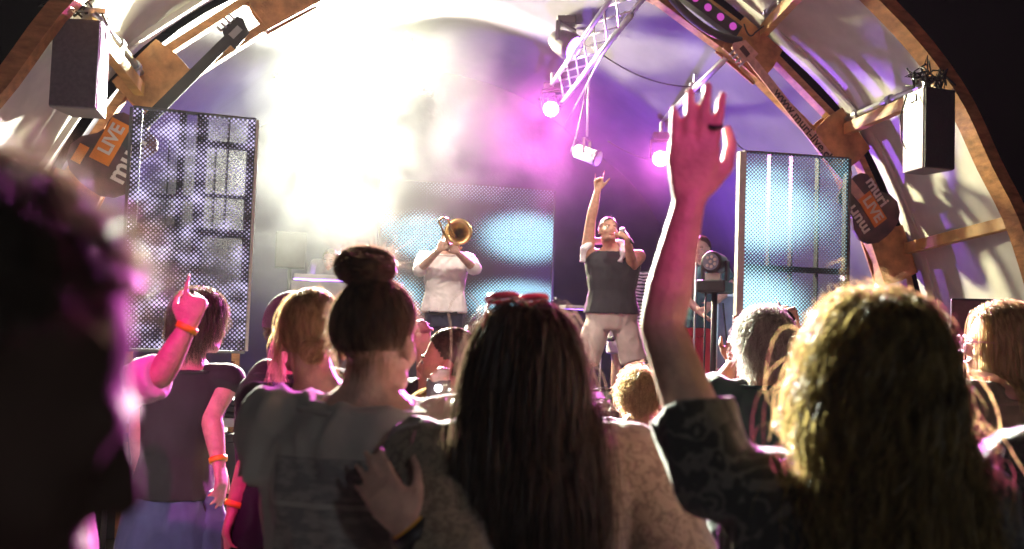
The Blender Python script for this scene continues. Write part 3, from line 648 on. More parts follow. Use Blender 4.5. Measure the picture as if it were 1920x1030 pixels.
# ------------------------------------------------------------------ smoke
def smoke():
    m = MB(); c = W(1.7, 9.9, 2.9); m.box(c, 6.6, 4.6, 4.1, [SU, SV, UP]); o = m.build('smoke', None, loc=c)
    structure(o, 'stuff'); o['label'] = 'drifting stage smoke lit by the white and pink lamps'
    mt = bpy.data.materials.new('smoke'); mt.use_nodes = True; t = mt.node_tree; N = t.nodes; L = t.links.new; N.remove(N['Principled BSDF'])
    tc = N.new('ShaderNodeTexCoord')
    nz = N.new('ShaderNodeTexNoise'); nz.inputs['Scale'].default_value = 1.35; nz.inputs['Detail'].default_value = 4; nz.inputs['Roughness'].default_value = .68; nz.inputs['Distortion'].default_value = .6; L(tc.outputs['Object'], nz.inputs[0])
    mr = N.new('ShaderNodeMapRange'); mr.inputs[1].default_value = .42; mr.inputs[2].default_value = .62; L(nz.outputs[0], mr.inputs[0])
    # thin out towards the sides of the cloud: denser over the left and middle of the stage
    def ball(cx, cy, cz, r):
        mp = N.new('ShaderNodeMapping'); mp.inputs['Location'].default_value = [-cx/r[0], -cy/r[1], -cz/r[2]]; mp.inputs['Scale'].default_value = [1/k for k in r]; L(tc.outputs['Object'], mp.inputs[0])
        gr = N.new('ShaderNodeTexGradient'); gr.gradient_type = 'SPHERICAL'; L(mp.outputs[0], gr.inputs[0]); return gr.outputs[1]
    def mth(op, a, b):
        n = N.new('ShaderNodeMath'); n.operation = op
        for i, q in enumerate((a, b)):
            if isinstance(q, (int, float)): n.inputs[i].default_value = q
            else: L(q, n.inputs[i])
        return n.outputs[0]
    def loc(p): return np.asarray(p)-c
    b1 = ball(*loc(S(690, 190, 9.9)), (2.9, 2.6, 2.5)); b2 = ball(*loc(S(560, 430, 9.2)), (1.7, 1.7, 1.3)); b4 = ball(*loc(S(860, 400, 9.8)), (1.5, 1.4, 1.1)); b3 = ball(*loc(S(1150, 240, 9.6)), (1.7, 2.0, 1.5))
    dn = mth('ADD', mth('ADD', mth('MULTIPLY', b1, .9), mth('MULTIPLY', b2, 2.6)), mth('ADD', mth('MULTIPLY', b3, .3), mth('MULTIPLY', b4, 1.0)))
    dn = mth('MULTIPLY', mth('MULTIPLY', dn, mth('ADD', mth('MULTIPLY', mr.outputs[0], 1.9), .08)), SMOKE)
    sc = N.new('ShaderNodeVolumeScatter'); sc.inputs['Color'].default_value = (.95, .95, .95, 1); sc.inputs['Anisotropy'].default_value = .35; L(dn, sc.inputs['Density'])
    L(sc.outputs[0], N['Material Output'].inputs['Volume']); o.data.materials.append(mt)
SMOKE = .0105
smoke()
# thin air haze round the whole place
m = MB(); m.box(V3(0, 0, 3.5), 2*g+2, 2*g+2, 9.0); o = m.build('haze', None); structure(o, 'stuff'); o['label'] = 'thin even stage haze in the night air'
mt = bpy.data.materials.new('haze'); mt.use_nodes = True; N = mt.node_tree.nodes; N.remove(N['Principled BSDF']); pv = N.new('ShaderNodeVolumePrincipled')
pv.inputs['Color'].default_value = (.9, .9, .92, 1); pv.inputs['Density'].default_value = .0001; pv.inputs['Anisotropy'].default_value = .3
mt.node_tree.links.new(pv.outputs[0], N['Material Output'].inputs['Volume']); o.data.materials.append(mt)
# ================================================================== PEOPLE
def rotz(a): c, s = math.cos(a), math.sin(a); return np.array([[c, s, 0], [-s, c, 0], [0, 0, 1.]])   # rows = right, forward, up (row vectors)
def frame(yaw, pitch=0, roll=0):
    # yaw 0 faces +Y (towards the stage), positive turns to the left; pitch>0 looks up; roll>0 leans head to its right
    r = V3(math.cos(yaw), math.sin(yaw), 0); f = V3(-math.sin(yaw), math.cos(yaw), 0); u = UP
    f, u = f*math.cos(pitch)+u*math.sin(pitch), u*math.cos(pitch)-f*math.sin(pitch)
    r, u = r*math.cos(roll)-u*math.sin(roll), u*math.cos(roll)+r*math.sin(roll)
    return np.array([r, f, u])
def ring(c, ax, ay, n=18, sq=2.4):
    th = np.arange(n)*2*math.pi/n; cx, sy = np.cos(th), np.sin(th)
    cx = np.sign(cx)*np.abs(cx)**(2/sq); sy = np.sign(sy)*np.abs(sy)**(2/sq)
    return np.asarray(c)+cx[:, None]*ax+sy[:, None]*ay

def head_prims(mb, O, R, s, jaw=1.0, mouth=0, ears=True):
    def T(p): return O+np.asarray(p, float)*s@R
    def E(c, r): mb.ell(T(c), np.array(r)*s, R, 16, 11)
    def C(a, ra, b, rb): mb.caps(T(a), ra*s, T(b), rb*s, 10)
    E((0, -.012, .138), (.076, .098, .092)); E((0, .022, .10), (.068, .074, .09)); E((0, .038, .062), (.054*jaw, .052, .052))
    C((-.03, .052, .02), .020, (.03, .052, .02), .020); C((0, .078, .018), .019, (0, .076, .024), .018)
    C((-.03, .084, .124), .011, (.03, .084, .124), .011); C((0, .088, .118), .008, (0, .106, .082), .0110)
    for x in (-1, 1):
        E((0, .103, .083), (.0125, .0125, .012)); C((x*.010, .096, .078), .0085, (x*.013, .092, .077), .008); E((x*.036, .064, .078), (.026, .024, .026)); E((x*.031, .080, .107), (.0145, .0115, .010))
        C((x*.045, .02, .03), .022, (x*.02, .066, .02), .018)
        if ears:
            E((x*.078, -.006, .094), (.009, .017, .028)); 
            for k in range(9):
                a = -1.9+k*.52; C((x*.083, -.008+.017*math.cos(a), .098+.028*math.sin(a)), .0045, (x*.083, -.008+.017*math.cos(a+.52), .098+.028*math.sin(a+.52)), .0045)
            E((x*.080, .004, .070), (.007, .009, .010))
    C((-.018, .092, .051+mouth*.006), .006, (.018, .092, .051+mouth*.006), .006); C((-.016, .091, .040-mouth*.014), .007, (.016, .091, .040-mouth*.014), .007)

def hand_prims(mb, w, d, n, ts, curls=(12, 12, 14, 16), thumb=20, spread=4, s=1.0, fl=None):
    # w wrist, d hand direction, n back-of-hand normal, ts thumb side (+1: d x n side)
    d = unit(d); n = unit(n-d*(n@d)); t = np.cross(d, n)*ts; F = []
    rg = [(0, .027, .019), (.025, .033, .018), (.06, .041, .0155), (.085, .041, .013), (.097, .036, .009)]
    mb.loft([ring(w+d*a*s, t*b*s, n*c*s, 12, 2.6) for a, b, c in rg])
    L = fl or (.074, .082, .076, .058)
    for k, (off, base) in enumerate(((.029, .088), (.010, .092), (-.010, .089), (-.029, .080))):
        p = w+(d*base+t*off)*s; a = math.radians(spread*(1.5-k)); dd = unit(d*math.cos(a)+t*math.sin(a)); nn = n; c = math.radians(curls[k]); r = (.0098, .0100, .0095, .0085)[k]*s
        p = p-dd*.015*s
        for j, fr in enumerate((.50, .29, .24)):
            cc = c*(1 if j else .8); dd, nn = dd*math.cos(cc)-nn*math.sin(cc), nn*math.cos(cc)+dd*math.sin(cc)
            q = p+dd*(L[k]*fr+(.015 if j == 0 else 0))*s; mb.caps(p, r, q, r*.90, 8); p = q; r *= .90
    p = w+(d*.020+t*.024)*s; c = math.radians(thumb); dd = unit(d*.72+t*.62-n*.35*math.sin(c)); r = .0145*s
    for j, ln in enumerate((.046, .034, .027)):
        if j: dd = unit(dd*math.cos(c*.6)+(-t*.6+d*.4-n*.3)*math.sin(c*.6))
        q = p+dd*ln*s; mb.caps(p, r, q, r*.84, 8); p = q; r *= .84

def spin_strands(O, R, s, n, style, seed, length=.3, colliders=(), part=0, gravity=.35, curl=(0, 0), puff=.0, target=None, wid=.0016, steps=14, mask=None, flat=.5, jitter=.12, back=.3):
    rs = np.random.RandomState(seed); cen = np.array([0, -.012, .138])*s; rad = np.array([.083, .105, .100])*s
    D = rs.normal(size=(n*5, 3)); D /= np.linalg.norm(D, axis=1)[:, None]
    zmin = np.where(D[:, 1] < -.1, -.66, np.interp(D[:, 1], [-.1, .35, .8, 1], [-.45, .05, .55, .75])) if mask is None else mask(D)
    D = D[D[:, 2] > zmin][:n]; n = len(D)
    p = cen+D*rad; nrm = D/rad; nrm /= np.linalg.norm(nrm, axis=1)[:, None]
    if style == 'fall':     # falls away from a parting
        bk = np.clip(-D[:, 1]*1.6+.2, 0, 1); d = np.stack([(np.sign(D[:, 0]-part)*.8)*(1-bk)+D[:, 0]*.5*bk, -back*(1-.7*bk), .15-.9*bk], 1)
    elif style == 'back': d = np.stack([D[:, 0]*.1, np.full(n, -1.), np.full(n, .1)], 1)
    elif style == 'up': d = nrm.copy()
    else: d = (np.asarray(target)*s-p)
    d = d+rs.normal(size=(n, 3))*jitter; d /= np.linalg.norm(d, axis=1)[:, None]
    if style != 'up': d -= nrm*np.sum(d*nrm, 1)[:, None]*.9
    ln = length*s*(1-.25*rs.rand(n)) if style != 'to' else None
    lay = (rs.rand(n)**1.5)*puff
    pts = [p.copy()]; up = R@UP                                           # world up in head coordinates
    Cw = [(np.array([(q-O)@R.T for q in (a, b)]), r) for a, b, r in colliders]
    for k in range(steps):
        if style == 'to':
            tg = np.asarray(target)*s+rs.normal(size=(n, 3))*.006; dd = tg-p; dist = np.linalg.norm(dd, axis=1)[:, None]; dd /= dist+1e-9; st_ = dist/(steps-k)*1.0
        else:
            dd = d*(1-gravity)-up*gravity+rs.normal(size=(n, 3))*jitter*.25; dd /= np.linalg.norm(dd, axis=1)[:, None]; st_ = (ln/steps)[:, None]
        d = dd; p = p+d*st_
        q = (p-cen)/(rad*(1.0+lay[:, None]/rad.mean())); r_ = np.linalg.norm(q, axis=1); ins = r_ < 1.0
        p[ins] = cen+(q[ins]/r_[ins][:, None])*(rad*(1.0+lay[ins][:, None]/rad.mean()))
        for seg, r in Cw:
            a, b = seg; ab = b-a; tt = np.clip(((p-a)@ab)/(ab@ab), 0, 1); c = a+tt[:, None]*ab; v = p-c; dl = np.linalg.norm(v, axis=1); rr = r+lay*.5
            ins = dl < rr; p[ins] = c[ins]+v[ins]/(dl[ins][:, None]+1e-9)*rr[ins][:, None]
        pts.append(p.copy())
    X = np.stack(pts, 1)                                                   # n, steps+1, 3
    if curl[0]:
        ph = rs.rand(n)*6.28; tt = np.linspace(0, 1, steps+1); amp = curl[0]*np.minimum(tt*2.5, 1); fr = curl[1]*(1+.3*rs.normal(size=n))
        e1 = rs.normal(size=(n, 3)); e1 /= np.linalg.norm(e1, axis=1)[:, None]; e2 = np.cross(e1, nrm)
        an = ph[:, None]+fr[:, None]*tt*6.28
        X = X+amp[None, :, None]*(np.cos(an)[..., None]*e1[:, None]+np.sin(an)[..., None]*e2[:, None])
    return O+X@R, wid*(.7+.6*rs.rand(n))
def ribbons(mb, X, wid, seed=0):
    rs = np.random.RandomState(seed+99); n, m, _ = X.shape
    T = np.gradient(X, axis=1); T /= np.linalg.norm(T, axis=2)[..., None]+1e-9
    ref = rs.normal(size=(n, 1, 3)); B = np.cross(T, ref); B /= np.linalg.norm(B, axis=2)[..., None]+1e-9
    tp = np.linspace(1, .35, m)[None, :, None]*wid[:, None, None]*.5
    V = np.stack([X-B*tp, X+B*tp], 2).reshape(-1, 3)
    k = np.arange(n)[:, None]*m*2+np.arange(m-1)[None]*2
    F = np.stack([k, k+1, k+3, k+2], 2).reshape(-1, 4)
    mb.add(V, F.tolist())
def scalp(mb, O, R, s, sc=1.0, lim=-.66, off=0):
    n, m = 56, 40; V = []; F = []; cen = np.array([0, -.012, .138])*s; rad = np.array([.080, .102, .097])*s*sc
    for i in range(m):
        ph = math.pi*i/(m-1)
        for k in range(n):
            th = 2*math.pi*k/n; D = np.array([math.sin(ph)*math.cos(th), math.sin(ph)*math.sin(th), math.cos(ph)])
            V.append(O+(cen+D*rad)@R)
    for i in range(m-1):
        for k in range(n):
            ph = math.pi*(i+.5)/(m-1); th = 2*math.pi*(k+.5)/n; y = math.sin(ph)*math.sin(th); z = math.cos(ph)
            zm = lim if y < -.1 else np.interp(y, [-.1, .35, .8, 1], [max(lim, -.45), .05, .55, .75])
            if z > zm+off: F.append((i*n+k, i*n+(k+1) % n, (i+1)*n+(k+1) % n, (i+1)*n+k))
    mb.add(V, F)
def torus(mb, c, axis, R_, r, n=24, ell=None):
    axis = unit(axis); e = unit(np.cross(axis, V3(.31, .52, .79))); g = np.cross(axis, e)
    mb.tube([np.asarray(c)+R_*(math.cos(a)*e+math.sin(a)*g) for a in np.arange(n)*2*math.pi/n], r, 8, True)

class Person:
    def __init__(s, label, base, Ht, yaw=0, floor=0., skin='skin', wide=1.0, fem=False, lean=(0, 0), hyaw=0, hpitch=0, hroll=0, arms=None, legs=None, voxel=.009, group=None, head=None, stance=.09, mouth=0, jaw=1.0, hs=1.0, bulk=1.0, sh=None):
        s.Ht = Ht; s.fl = floor; s.base = V3(base[0], base[1], floor); s.R = frame(yaw); r, f, u = s.R; s.r, s.f = r, f; s.wide = wide; s.fem = fem
        s.root = thing('person', label, 'person', s.base, group); s.voxel = voxel; s.skin = skin; s.bulk = bulk
        H = Ht; s.ln = V3(lean[0], lean[1], 0)
        s.hs = hs*(Ht/1.75)**.4; s.hip = s.base+UP*.53*H; s.sh = s.base+s.ln+UP*(.815*H)
        s.HR = frame(yaw+RAD(hyaw), RAD(hpitch), RAD(hroll))
        hc = s.base+s.ln*1.05+UP*(H-.10*s.hs)+f*.012 if head is None else np.asarray(head)
        s.O = hc-np.array([0, -.012, .138])*s.hs@s.HR                       # chin origin so that the cranium centre is hc
        sw = .112*H*wide
        s.S = {'R': s.sh+r*sw, 'L': s.sh-r*sw, **(sh or {})}; s.arm = {}
        for k, sg in (('R', 1), ('L', -1)):
            a = (arms or {}).get(k)
            if a is None:
                e = s.S[k]+r*sg*.045*H/1.7-UP*.170*H-f*.02; w = e+r*sg*.012+f*.05-UP*.150*H; hd = w-e; a = dict(e=e, w=w, d=unit(hd)-0*f, n=r*sg, ts=None)
            a = dict(a); a['e'] = np.asarray(a['e']); a['w'] = np.asarray(a['w'])
            s.arm[k] = a
        s.leg = {}
        for k, sg in (('R', 1), ('L', -1)):
            hp = s.hip+r*sg*.05*H; an = s.base+r*sg*stance*H/1.7*1.0+UP*.045*H; kn = (hp+an)/2+f*.02+UP*.0
            s.leg[k] = (hp, kn, an)
            if legs and k in legs: s.leg[k] = (hp, np.asarray(legs[k][0]), np.asarray(legs[k][1]))
        s.make_body(mouth, jaw)
    def torso_rings(s, z0, z1, grow=0, loose=0, n=18):
        H = s.Ht; wd = s.wide; b = s.bulk
        tab = [(.46, .080, .066, 0), (.50, .096, .072, 0), (.54, .098 if not s.fem else .103, .074, 0), (.60, .086 if not s.fem else .080, .062, 0), (.645, .080 if not s.fem else .073, .058, .003), (.70, .090 if not s.fem else .083, .066, .004), (.755, .100, .070, .004), (.79, .104, .064, 0), (.818, .094, .052, -.003), (.838, .062, .044, -.005), (.858, .036, .036, -.003), (.88, .031, .033, 0)]
        zs = np.array([t[0] for t in tab]); out = []
        for z in [z0]+[q for q in zs if z0+.008 < q < z1-.008]+[z1]:
            hw = np.interp(z, zs, [t[1] for t in tab])*H*wd*b; hd = np.interp(z, zs, [t[2] for t in tab])*H*b; yo = np.interp(z, zs, [t[3] for t in tab])*H
            k = np.clip((z-.53)/.285, 0, 1.15); lo = loose*np.clip((.80-z)/.2, 0, 1)
            out.append(ring(s.base+UP*z*H+s.ln*k+s.f*yo, s.r*(hw+grow+lo), s.f*(hd+grow+lo), n))
        return out
    def make_body(s, mouth, jaw):
        mb = MB(); H = s.Ht; b = s.bulk
        mb.loft(s.torso_rings(.46, .86))
        head_prims(mb, s.O, s.HR, s.hs, jaw, mouth)
        nb = s.sh+UP*.012*H-s.f*.008; nt_ = s.O+np.array([0, -.022, .045])*s.hs@s.HR
        mb.caps(nb, .036*H*b, nt_, .0315*H, 14)
        mb.caps(nb-s.f*.01-UP*.01, .05*H, (nb+nt_)/2-s.f*.012, .034*H, 14)
        for k, sg in (('R', 1), ('L', -1)):
            S_ = s.S[k]; a = s.arm[k]; e, w_ = a['e'], a['w']
            mb.caps(s.sh+s.r*sg*.05*H-UP*.01*H, .036*H*b, S_, .031*H*b); mb.caps(S_, .0315*H*b, S_+(e-S_)*.55, .0265*H*b); mb.caps(S_+(e-S_)*.5, .0270*H*b, e, .0225*H*b)
            mb.caps(e, .0225*H*b, e+(w_-e)*.3, .0240*H*b); mb.caps(e+(w_-e)*.3, .0238*H*b, w_, .0158*H)
            d = a.get('d'); d = unit(w_-e) if d is None else unit(d); n = a.get('n', s.r*sg); ts = a.get('ts')
            if ts is None:   # thumb points forward for a hanging arm
                ts = 1 if np.cross(d, n)@s.f > 0 else -1
            hand_prims(mb, w_-d*.004, d, np.asarray(n, float), ts, **a.get('hand', dict(curls=(18, 20, 24, 28))), s=H/1.72*a.get('hsc', 1))
            hp, kn, an = s.leg[k]
            mb.caps(hp, .052*H*b, kn, .033*H*b); mb.caps(kn, .033*H*b, kn+(an-kn)*.35, .034*H*b); mb.caps(kn+(an-kn)*.35, .034*H*b, an, .021*H)
        s.body = link_mesh('body', remesh(mb, s.voxel, 3), M[s.skin], s.root)
    def top(s, mat, hem=.50, neck=.838, sleeve=.5, loose=.02, grow=.010, name='shirt', wr=.004, voxel=None, sl_r=None, seed=1, collar=True, shoulder=True):
        mb = MB(); H = s.Ht; mb.loft(s.torso_rings(hem, neck, grow, loose))
        for k, sg in (('R', 1), ('L', -1)):
            S_ = s.S[k]; a = s.arm[k]; e, w_ = a['e'], a['w']
            if shoulder: mb.caps(s.sh+s.r*sg*.05*H-UP*.008*H, .036*H*s.bulk+grow, S_, .032*H*s.bulk+grow)
            r0 = .033*H*s.bulk+grow; fs = sleeve if not isinstance(sleeve, dict) else sleeve[k]
            if fs <= 0: continue
            r1 = (r0+loose*.8) if sl_r is None else sl_r
            if fs <= 1: mb.tube([S_-unit(e-S_)*.01, S_+(e-S_)*fs*.6, S_+(e-S_)*fs], [r0, (r0+r1)/2, r1], 16)
            else:
                mb.tube([S_, S_+(e-S_)*.6, e+(e-S_)*.02], [r0, (r0+r1)/2, r1], 16); mb.ell(e, (r1, r1, r1)); mb.tube([e-(w_-e)*.02, e+(w_-e)*(fs-1)], [r1, r1*.82], 16)
        o = link_mesh(name, remesh(mb, voxel or max(s.voxel, .009), 3, wr, seed=seed), mat, s.root)
        if collar:
            mb = MB(); z = neck-.004; k = np.clip((z-.53)/.285, 0, 1.15); rg = s.torso_rings(z, z+.012, grow+.002)[0]; mb.tube(rg, .008, 8, True); mb.build('collar', mat, o, True)
        return o
    def bottom(s, mat, length=1.0, waist=.60, grow=.010, loose=.012, name='trousers', wr=.004, cut=None):
        mb = MB(); H = s.Ht; mb.loft(s.torso_rings(.46, waist, grow, 0))
        for k in 'RL':
            hp, kn, an = s.leg[k]; r = .053*H*s.bulk+grow; r2 = .034*H*s.bulk+grow+loose; r3 = .024*H+grow+loose
            if length >= 1: mb.caps(hp, r, kn, r2); mb.tube([kn-(an-kn)*.03, an+(an-kn)*.02], [r2, r3], 16); mb.ell(kn, (r2, r2, r2))
            else: mb.caps(hp, r, hp+(kn-hp)*.3, r); mb.tube([hp, hp+(kn-hp)*length*1.0], [r, r*.80+loose], 18)
        return link_mesh(name, remesh(mb, max(s.voxel, .011), 3, wr, seed=4), mat, s.root)
    def shoes(s, mat):
        for k in 'RL':
            an = s.leg[k][2]; mb = MB(); c = V3(an[0], an[1], s.fl); mb.loft([ring(c+s.f*.06+UP*z, s.r*a, s.f*b, 16, 2.6) for z, a, b in ((.002, .047, .135), (.03, .05, .14), (.06, .042, .11), (.10, .036, .05))]); mb.build('shoe', mat, s.root, True)
    def band(s, k, mat, t=.93, name='wristband', wd=.018, grow=.002):
        a = s.arm[k]; d = unit(a['w']-a['e']); c = a['e']+(a['w']-a['e'])*t; r = .0158*s.Ht+(.0238-.0158)*s.Ht*(1-t)/.7+grow; mb = MB(); mb.lathe(c-d*wd/2, d, [(0, r-.003), (0, r+.003), (wd, r+.003), (wd, r-.003)], 20); mb.build(name, mat, s.root, True)
    def hair(s, mat, specs, cap=1.0, lim=-.66, capoff=0, extra=None, name='hair'):
        mb = MB()
        if cap: scalp(mb, s.O, s.HR, s.hs, cap, lim, capoff)
        for i, k in enumerate(specs):
            k = dict(k); n = k.pop('n'); X, w_ = spin_strands(s.O, s.HR, s.hs, n, k.pop('style'), k.pop('seed', i+1), **k); ribbons(mb, X, w_, i)
        if extra: extra(mb)
        return mb.build(name, M[mat] if isinstance(mat, str) else mat, s.root, True)
    def h(s, p): return s.O+np.asarray(p, float)*s.hs@s.HR
    def coll(s, extra=0):
        H = s.Ht; z = lambda q: s.base+UP*q*H+s.ln*np.clip((q-.53)/.285, 0, 1.15)
        return [(z(.5), z(.74), .085*H*s.bulk+extra), (s.S['L']-UP*.02, s.S['R']-UP*.02, .055*H*s.bulk+extra), (z(.80), z(.90), .040*H+extra), (z(.62)-s.r*.05*H, z(.76)-s.r*.06*H, .066*H+extra), (z(.62)+s.r*.05*H, z(.76)+s.r*.06*H, .066*H+extra)]
    def face(s, brow='h_brown', eyes=True):
        for x in (-1, 1):
            mb = MB(); mb.ell(s.h((x*.031, .0835, .107)), np.array((.0115, .0095, .0075))*s.hs, s.HR); e = mb.build('eye', M['eye'], s.root, True)
            mb = MB(); mb.caps(s.h((x*.018, .0945, .127)), .004*s.hs, s.h((x*.045, .084, .127)), .003*s.hs); mb.build('eyebrow', M[brow], s.root, True)
        mb = MB(); mb.caps(s.h((-.018, .0975, .047)), .0045*s.hs, s.h((.018, .0975, .047)), .0045*s.hs); mb.build('lips', M['lips'], s.root, True)
M['eye'] = pm('eye', (.35, .33, .30), .2, var=.5, scale=60); M['lips'] = pm('lips', (.40, .14, .12), .4)
M['band'] = pm('yellow wristband', (.85, .42, .03), .5, var=.08); M['blackcloth'] = cloth('black cotton', (.014, .014, .017), sheen=.08); M['shoe'] = pm('dark shoe', (.03, .03, .035), .5)
M['jeans'] = cloth('dark denim', (.03, .035, .06)); M['olive'] = cloth('olive cotton', (.20, .175, .135)); M['grey_print'] = pm('faded print', (.11, .10, .10), .85, var=.35, scale=25)

def floral(name, c1, c2, sc):
    m, t, b = nt(name); N = t.nodes; L = t.links.new; tc = N.new('ShaderNodeTexCoord')
    nz = N.new('ShaderNodeTexNoise'); nz.inputs['Scale'].default_value = sc*.7; nz.inputs['Detail'].default_value = 3
    v = N.new('ShaderNodeTexVoronoi'); v.feature = 'SMOOTH_F1'; v.inputs['Scale'].default_value = sc
    mx = N.new('ShaderNodeMix'); mx.data_type = 'VECTOR'; mx.inputs[0].default_value = .12
    L(tc.outputs['Object'], nz.inputs[0]); L(tc.outputs['Object'], mx.inputs[4]); L(nz.outputs[1], mx.inputs[5]); L(mx.outputs[1], v.inputs[0])
    w_ = N.new('ShaderNodeMath'); w_.operation = 'SINE'; k = N.new('ShaderNodeMath'); k.operation = 'MULTIPLY'; k.inputs[1].default_value = 16; L(v.outputs[0], k.inputs[0]); L(k.outputs[0], w_.inputs[0])
    r = N.new('ShaderNodeValToRGB'); r.color_ramp.elements[0].position = .3; r.color_ramp.elements[1].position = .8; r.color_ramp.elements[0].color = (*c1, 1); r.color_ramp.elements[1].color = (*c2, 1)
    L(w_.outputs[0], r.inputs[0]); L(r.outputs[0], b.inputs['Base Color']); b.inputs['Roughness'].default_value = .85; b.inputs['Sheen Weight'].default_value = .5
    n2 = N.new('ShaderNodeTexNoise'); n2.inputs['Scale'].default_value = 300; L(tc.outputs['Object'], n2.inputs[0]); bp = N.new('ShaderNodeBump'); bp.inputs['Strength'].default_value = .25; bp.inputs['Distance'].default_value = .01; L(n2.outputs[0], bp.inputs['Height']); L(bp.outputs[0], b.inputs['Normal']); return m
def printed(name, c1, c2, box):      # cotton with a faded print: two dark blocks on the back
    m = cloth(name, c1); t = m.node_tree; N = t.nodes; L = t.links.new; b = N['Principled BSDF']; src = b.inputs['Base Color'].links[0].from_socket
    tc = N.new('ShaderNodeTexCoord'); sp = N.new('ShaderNodeSeparateXYZ'); L(tc.outputs['Object'], sp.inputs[0])
    def mth(op, a, q):
        n = N.new('ShaderNodeMath'); n.operation = op
        for i, v in enumerate((a, q)):
            if isinstance(v, (int, float)): n.inputs[i].default_value = v
            else: L(v, n.inputs[i])
        return n.outputs[0]
    tot = 0.0
    for x0, x1, z0, z1 in box:
        k = mth('MULTIPLY', mth('MULTIPLY', mth('GREATER_THAN', sp.outputs[0], x0), mth('LESS_THAN', sp.outputs[0], x1)), mth('MULTIPLY', mth('GREATER_THAN', sp.outputs[2], z0), mth('LESS_THAN', sp.outputs[2], z1))); tot = mth('ADD', tot, k)
    nz = N.new('ShaderNodeTexNoise'); nz.inputs['Scale'].default_value = 26; nz.inputs['Detail'].default_value = 6; mp = N.new('ShaderNodeMapping'); mp.inputs['Scale'].default_value = (1, 1, 2.2); L(tc.outputs['Object'], mp.inputs[0]); L(mp.outputs[0], nz.inputs[0])
    mr = N.new('ShaderNodeMapRange'); mr.inputs[1].default_value = .40; mr.inputs[2].default_value = .56; mr.inputs[3].default_value = .35; mr.inputs[4].default_value = .9; L(nz.outputs[0], mr.inputs[0])
    f = mth('MULTIPLY', mth('MULTIPLY', tot, mr.outputs[0]), mth('LESS_THAN', sp.outputs[1], 0.0))
    mx = N.new('ShaderNodeMix'); mx.data_type = 'RGBA'; L(f, mx.inputs[0]); L(src, mx.inputs[6]); mx.inputs[7].default_value = (*c2, 1); L(mx.outputs[2], b.inputs['Base Color']); return m
M['olive_print'] = printed('olive cotton with faded print', (.36, .34, .30), (.16, .15, .15), [(-.13, .14, 1.245, 1.33), (-.13, .14, 1.03, 1.235)])
# ------------------------------------------------------------------ on stage
# singer
Y = 8.45; b = P(1143, 700, Y)
s = Person('singer in black vest and beige shorts with one arm raised high', (b[0], Y), 1.83, RAD(180), STZ, 'skin2', wide=1.12, bulk=1.10, hyaw=12, hpitch=14, hroll=-4, mouth=1, voxel=.010,
  arms={'R': dict(e=P(1108, 412, Y-.05), w=P(1121, 356, Y-.08), d=V3(.06, -.02, 1), n=V3(0, 1, 0), ts=-1, hand=dict(curls=(2, 78, 80, 2), thumb=10, spread=5)),
        'L': dict(e=P(1186, 500, Y-.10), w=P(1176, 448, Y-.28), d=V3(-.25, .35, .45), n=V3(.5, -.8, 0), hand=dict(curls=(55, 60, 62, 64), thumb=50))},
  legs={'R': (P(1094, 690, Y-.08), V3(b[0]-.36, Y+.02, STZ+.08)), 'L': (P(1192, 690, Y-.08), V3(b[0]+.36, Y+.02, STZ+.08))}, head=P(1140, 428, Y-.03))
s.top(cloth('charcoal vest cloth', (.035, .035, .04)), hem=.535, neck=.832, sleeve=0, loose=.012, name='vest', seed=2, shoulder=False, collar=False, grow=.016)
for sg_ in (-1, 1):
    q = s.sh+s.r*sg_*.12; mb = MB(); mb.tube([q-UP*.10+s.f*.115, q-UP*.02+s.f*.085, q+UP*.035, q-UP*.02-s.f*.08, q-UP*.10-s.f*.10], .030, 12); link_mesh('strap', remesh(mb, .009, 2), bpy.data.materials['charcoal vest cloth'], s.root)
s.bottom(cloth('beige short cloth', (.62, .54, .48)), .90, .565, .010, .022, 'shorts', .006); s.shoes(M['white']); s.face('h_black')
s.hair('h_black', [dict(n=900, style='up', length=.010, gravity=.1, wid=.003, steps=3)], cap=1.005)
s.hair('h_black', [dict(n=500, style='up', length=.02, gravity=.5, wid=.003, steps=3, mask=lambda D: np.where((D[:, 1] > .1) & (D[:, 2] < -.45), -2., 2.))], cap=0, name='beard')
mb = MB(); mb.tube([P(1092, 492, Y-.10), P(1094, 468, Y-.12), P(1112, 452, Y-.0), P(1140, 452, Y+.10), P(1165, 456, Y-.02), P(1170, 475, Y-.14), P(1163, 492, Y-.15)], [.03, .035, .03, .03, .03, .035, .03], 12)
link_mesh('towel', remesh(mb, .012, 2, .004), cloth('white towel', (.72, .68, .70)), s.root)
hp = s.arm['L']['w']+V3(-.02, .03, .05); t = thing('microphone', 'black microphone held at the mouth of the singer', 'microphone', hp)
md = unit(V3(-.35, .25, .45)); m = MB(); m.caps(hp-md*.12, .012, hp, .016); m.build('handle', M['black'], t, True); m = MB(); m.ell(hp+md*.035, (.027, .027, .03)); m.build('grille_ball', M['steel'], t, True)
# trombone player
Y = 8.8; b = P(832, 600, Y)
s = Person('trombone player in white shirt with rolled sleeves before the rear screen', (b[0], Y), 1.76, RAD(180), STZ, 'skin', wide=1.04, hpitch=6, voxel=.010,
  arms={'R': dict(e=P(787, 505, Y-.12), w=P(822, 470, Y-.36), d=V3(.35, -.3, .7), n=V3(-.5, -.8, .1), hand=dict(curls=(50, 52, 54, 56), thumb=45)),
        'L': dict(e=P(889, 503, Y-.12), w=P(858, 474, Y-.34), d=V3(-.45, -.3, .6), n=V3(.5, -.8, .1), hand=dict(curls=(50, 52, 54, 56), thumb=45))}, head=P(846, 442, Y-.02))
s.top(cloth('white shirt cotton', (.74, .70, .68)), hem=.535, neck=.835, sleeve=1.12, loose=.026, seed=3, wr=.006, sl_r=.066); s.bottom(M['jeans'], 1, .55, .006); s.shoes(M['shoe']); s.face()
s.hair('h_brown', [dict(n=900, style='back', length=.04, gravity=.2, wid=.003, steps=4)], cap=1.01)
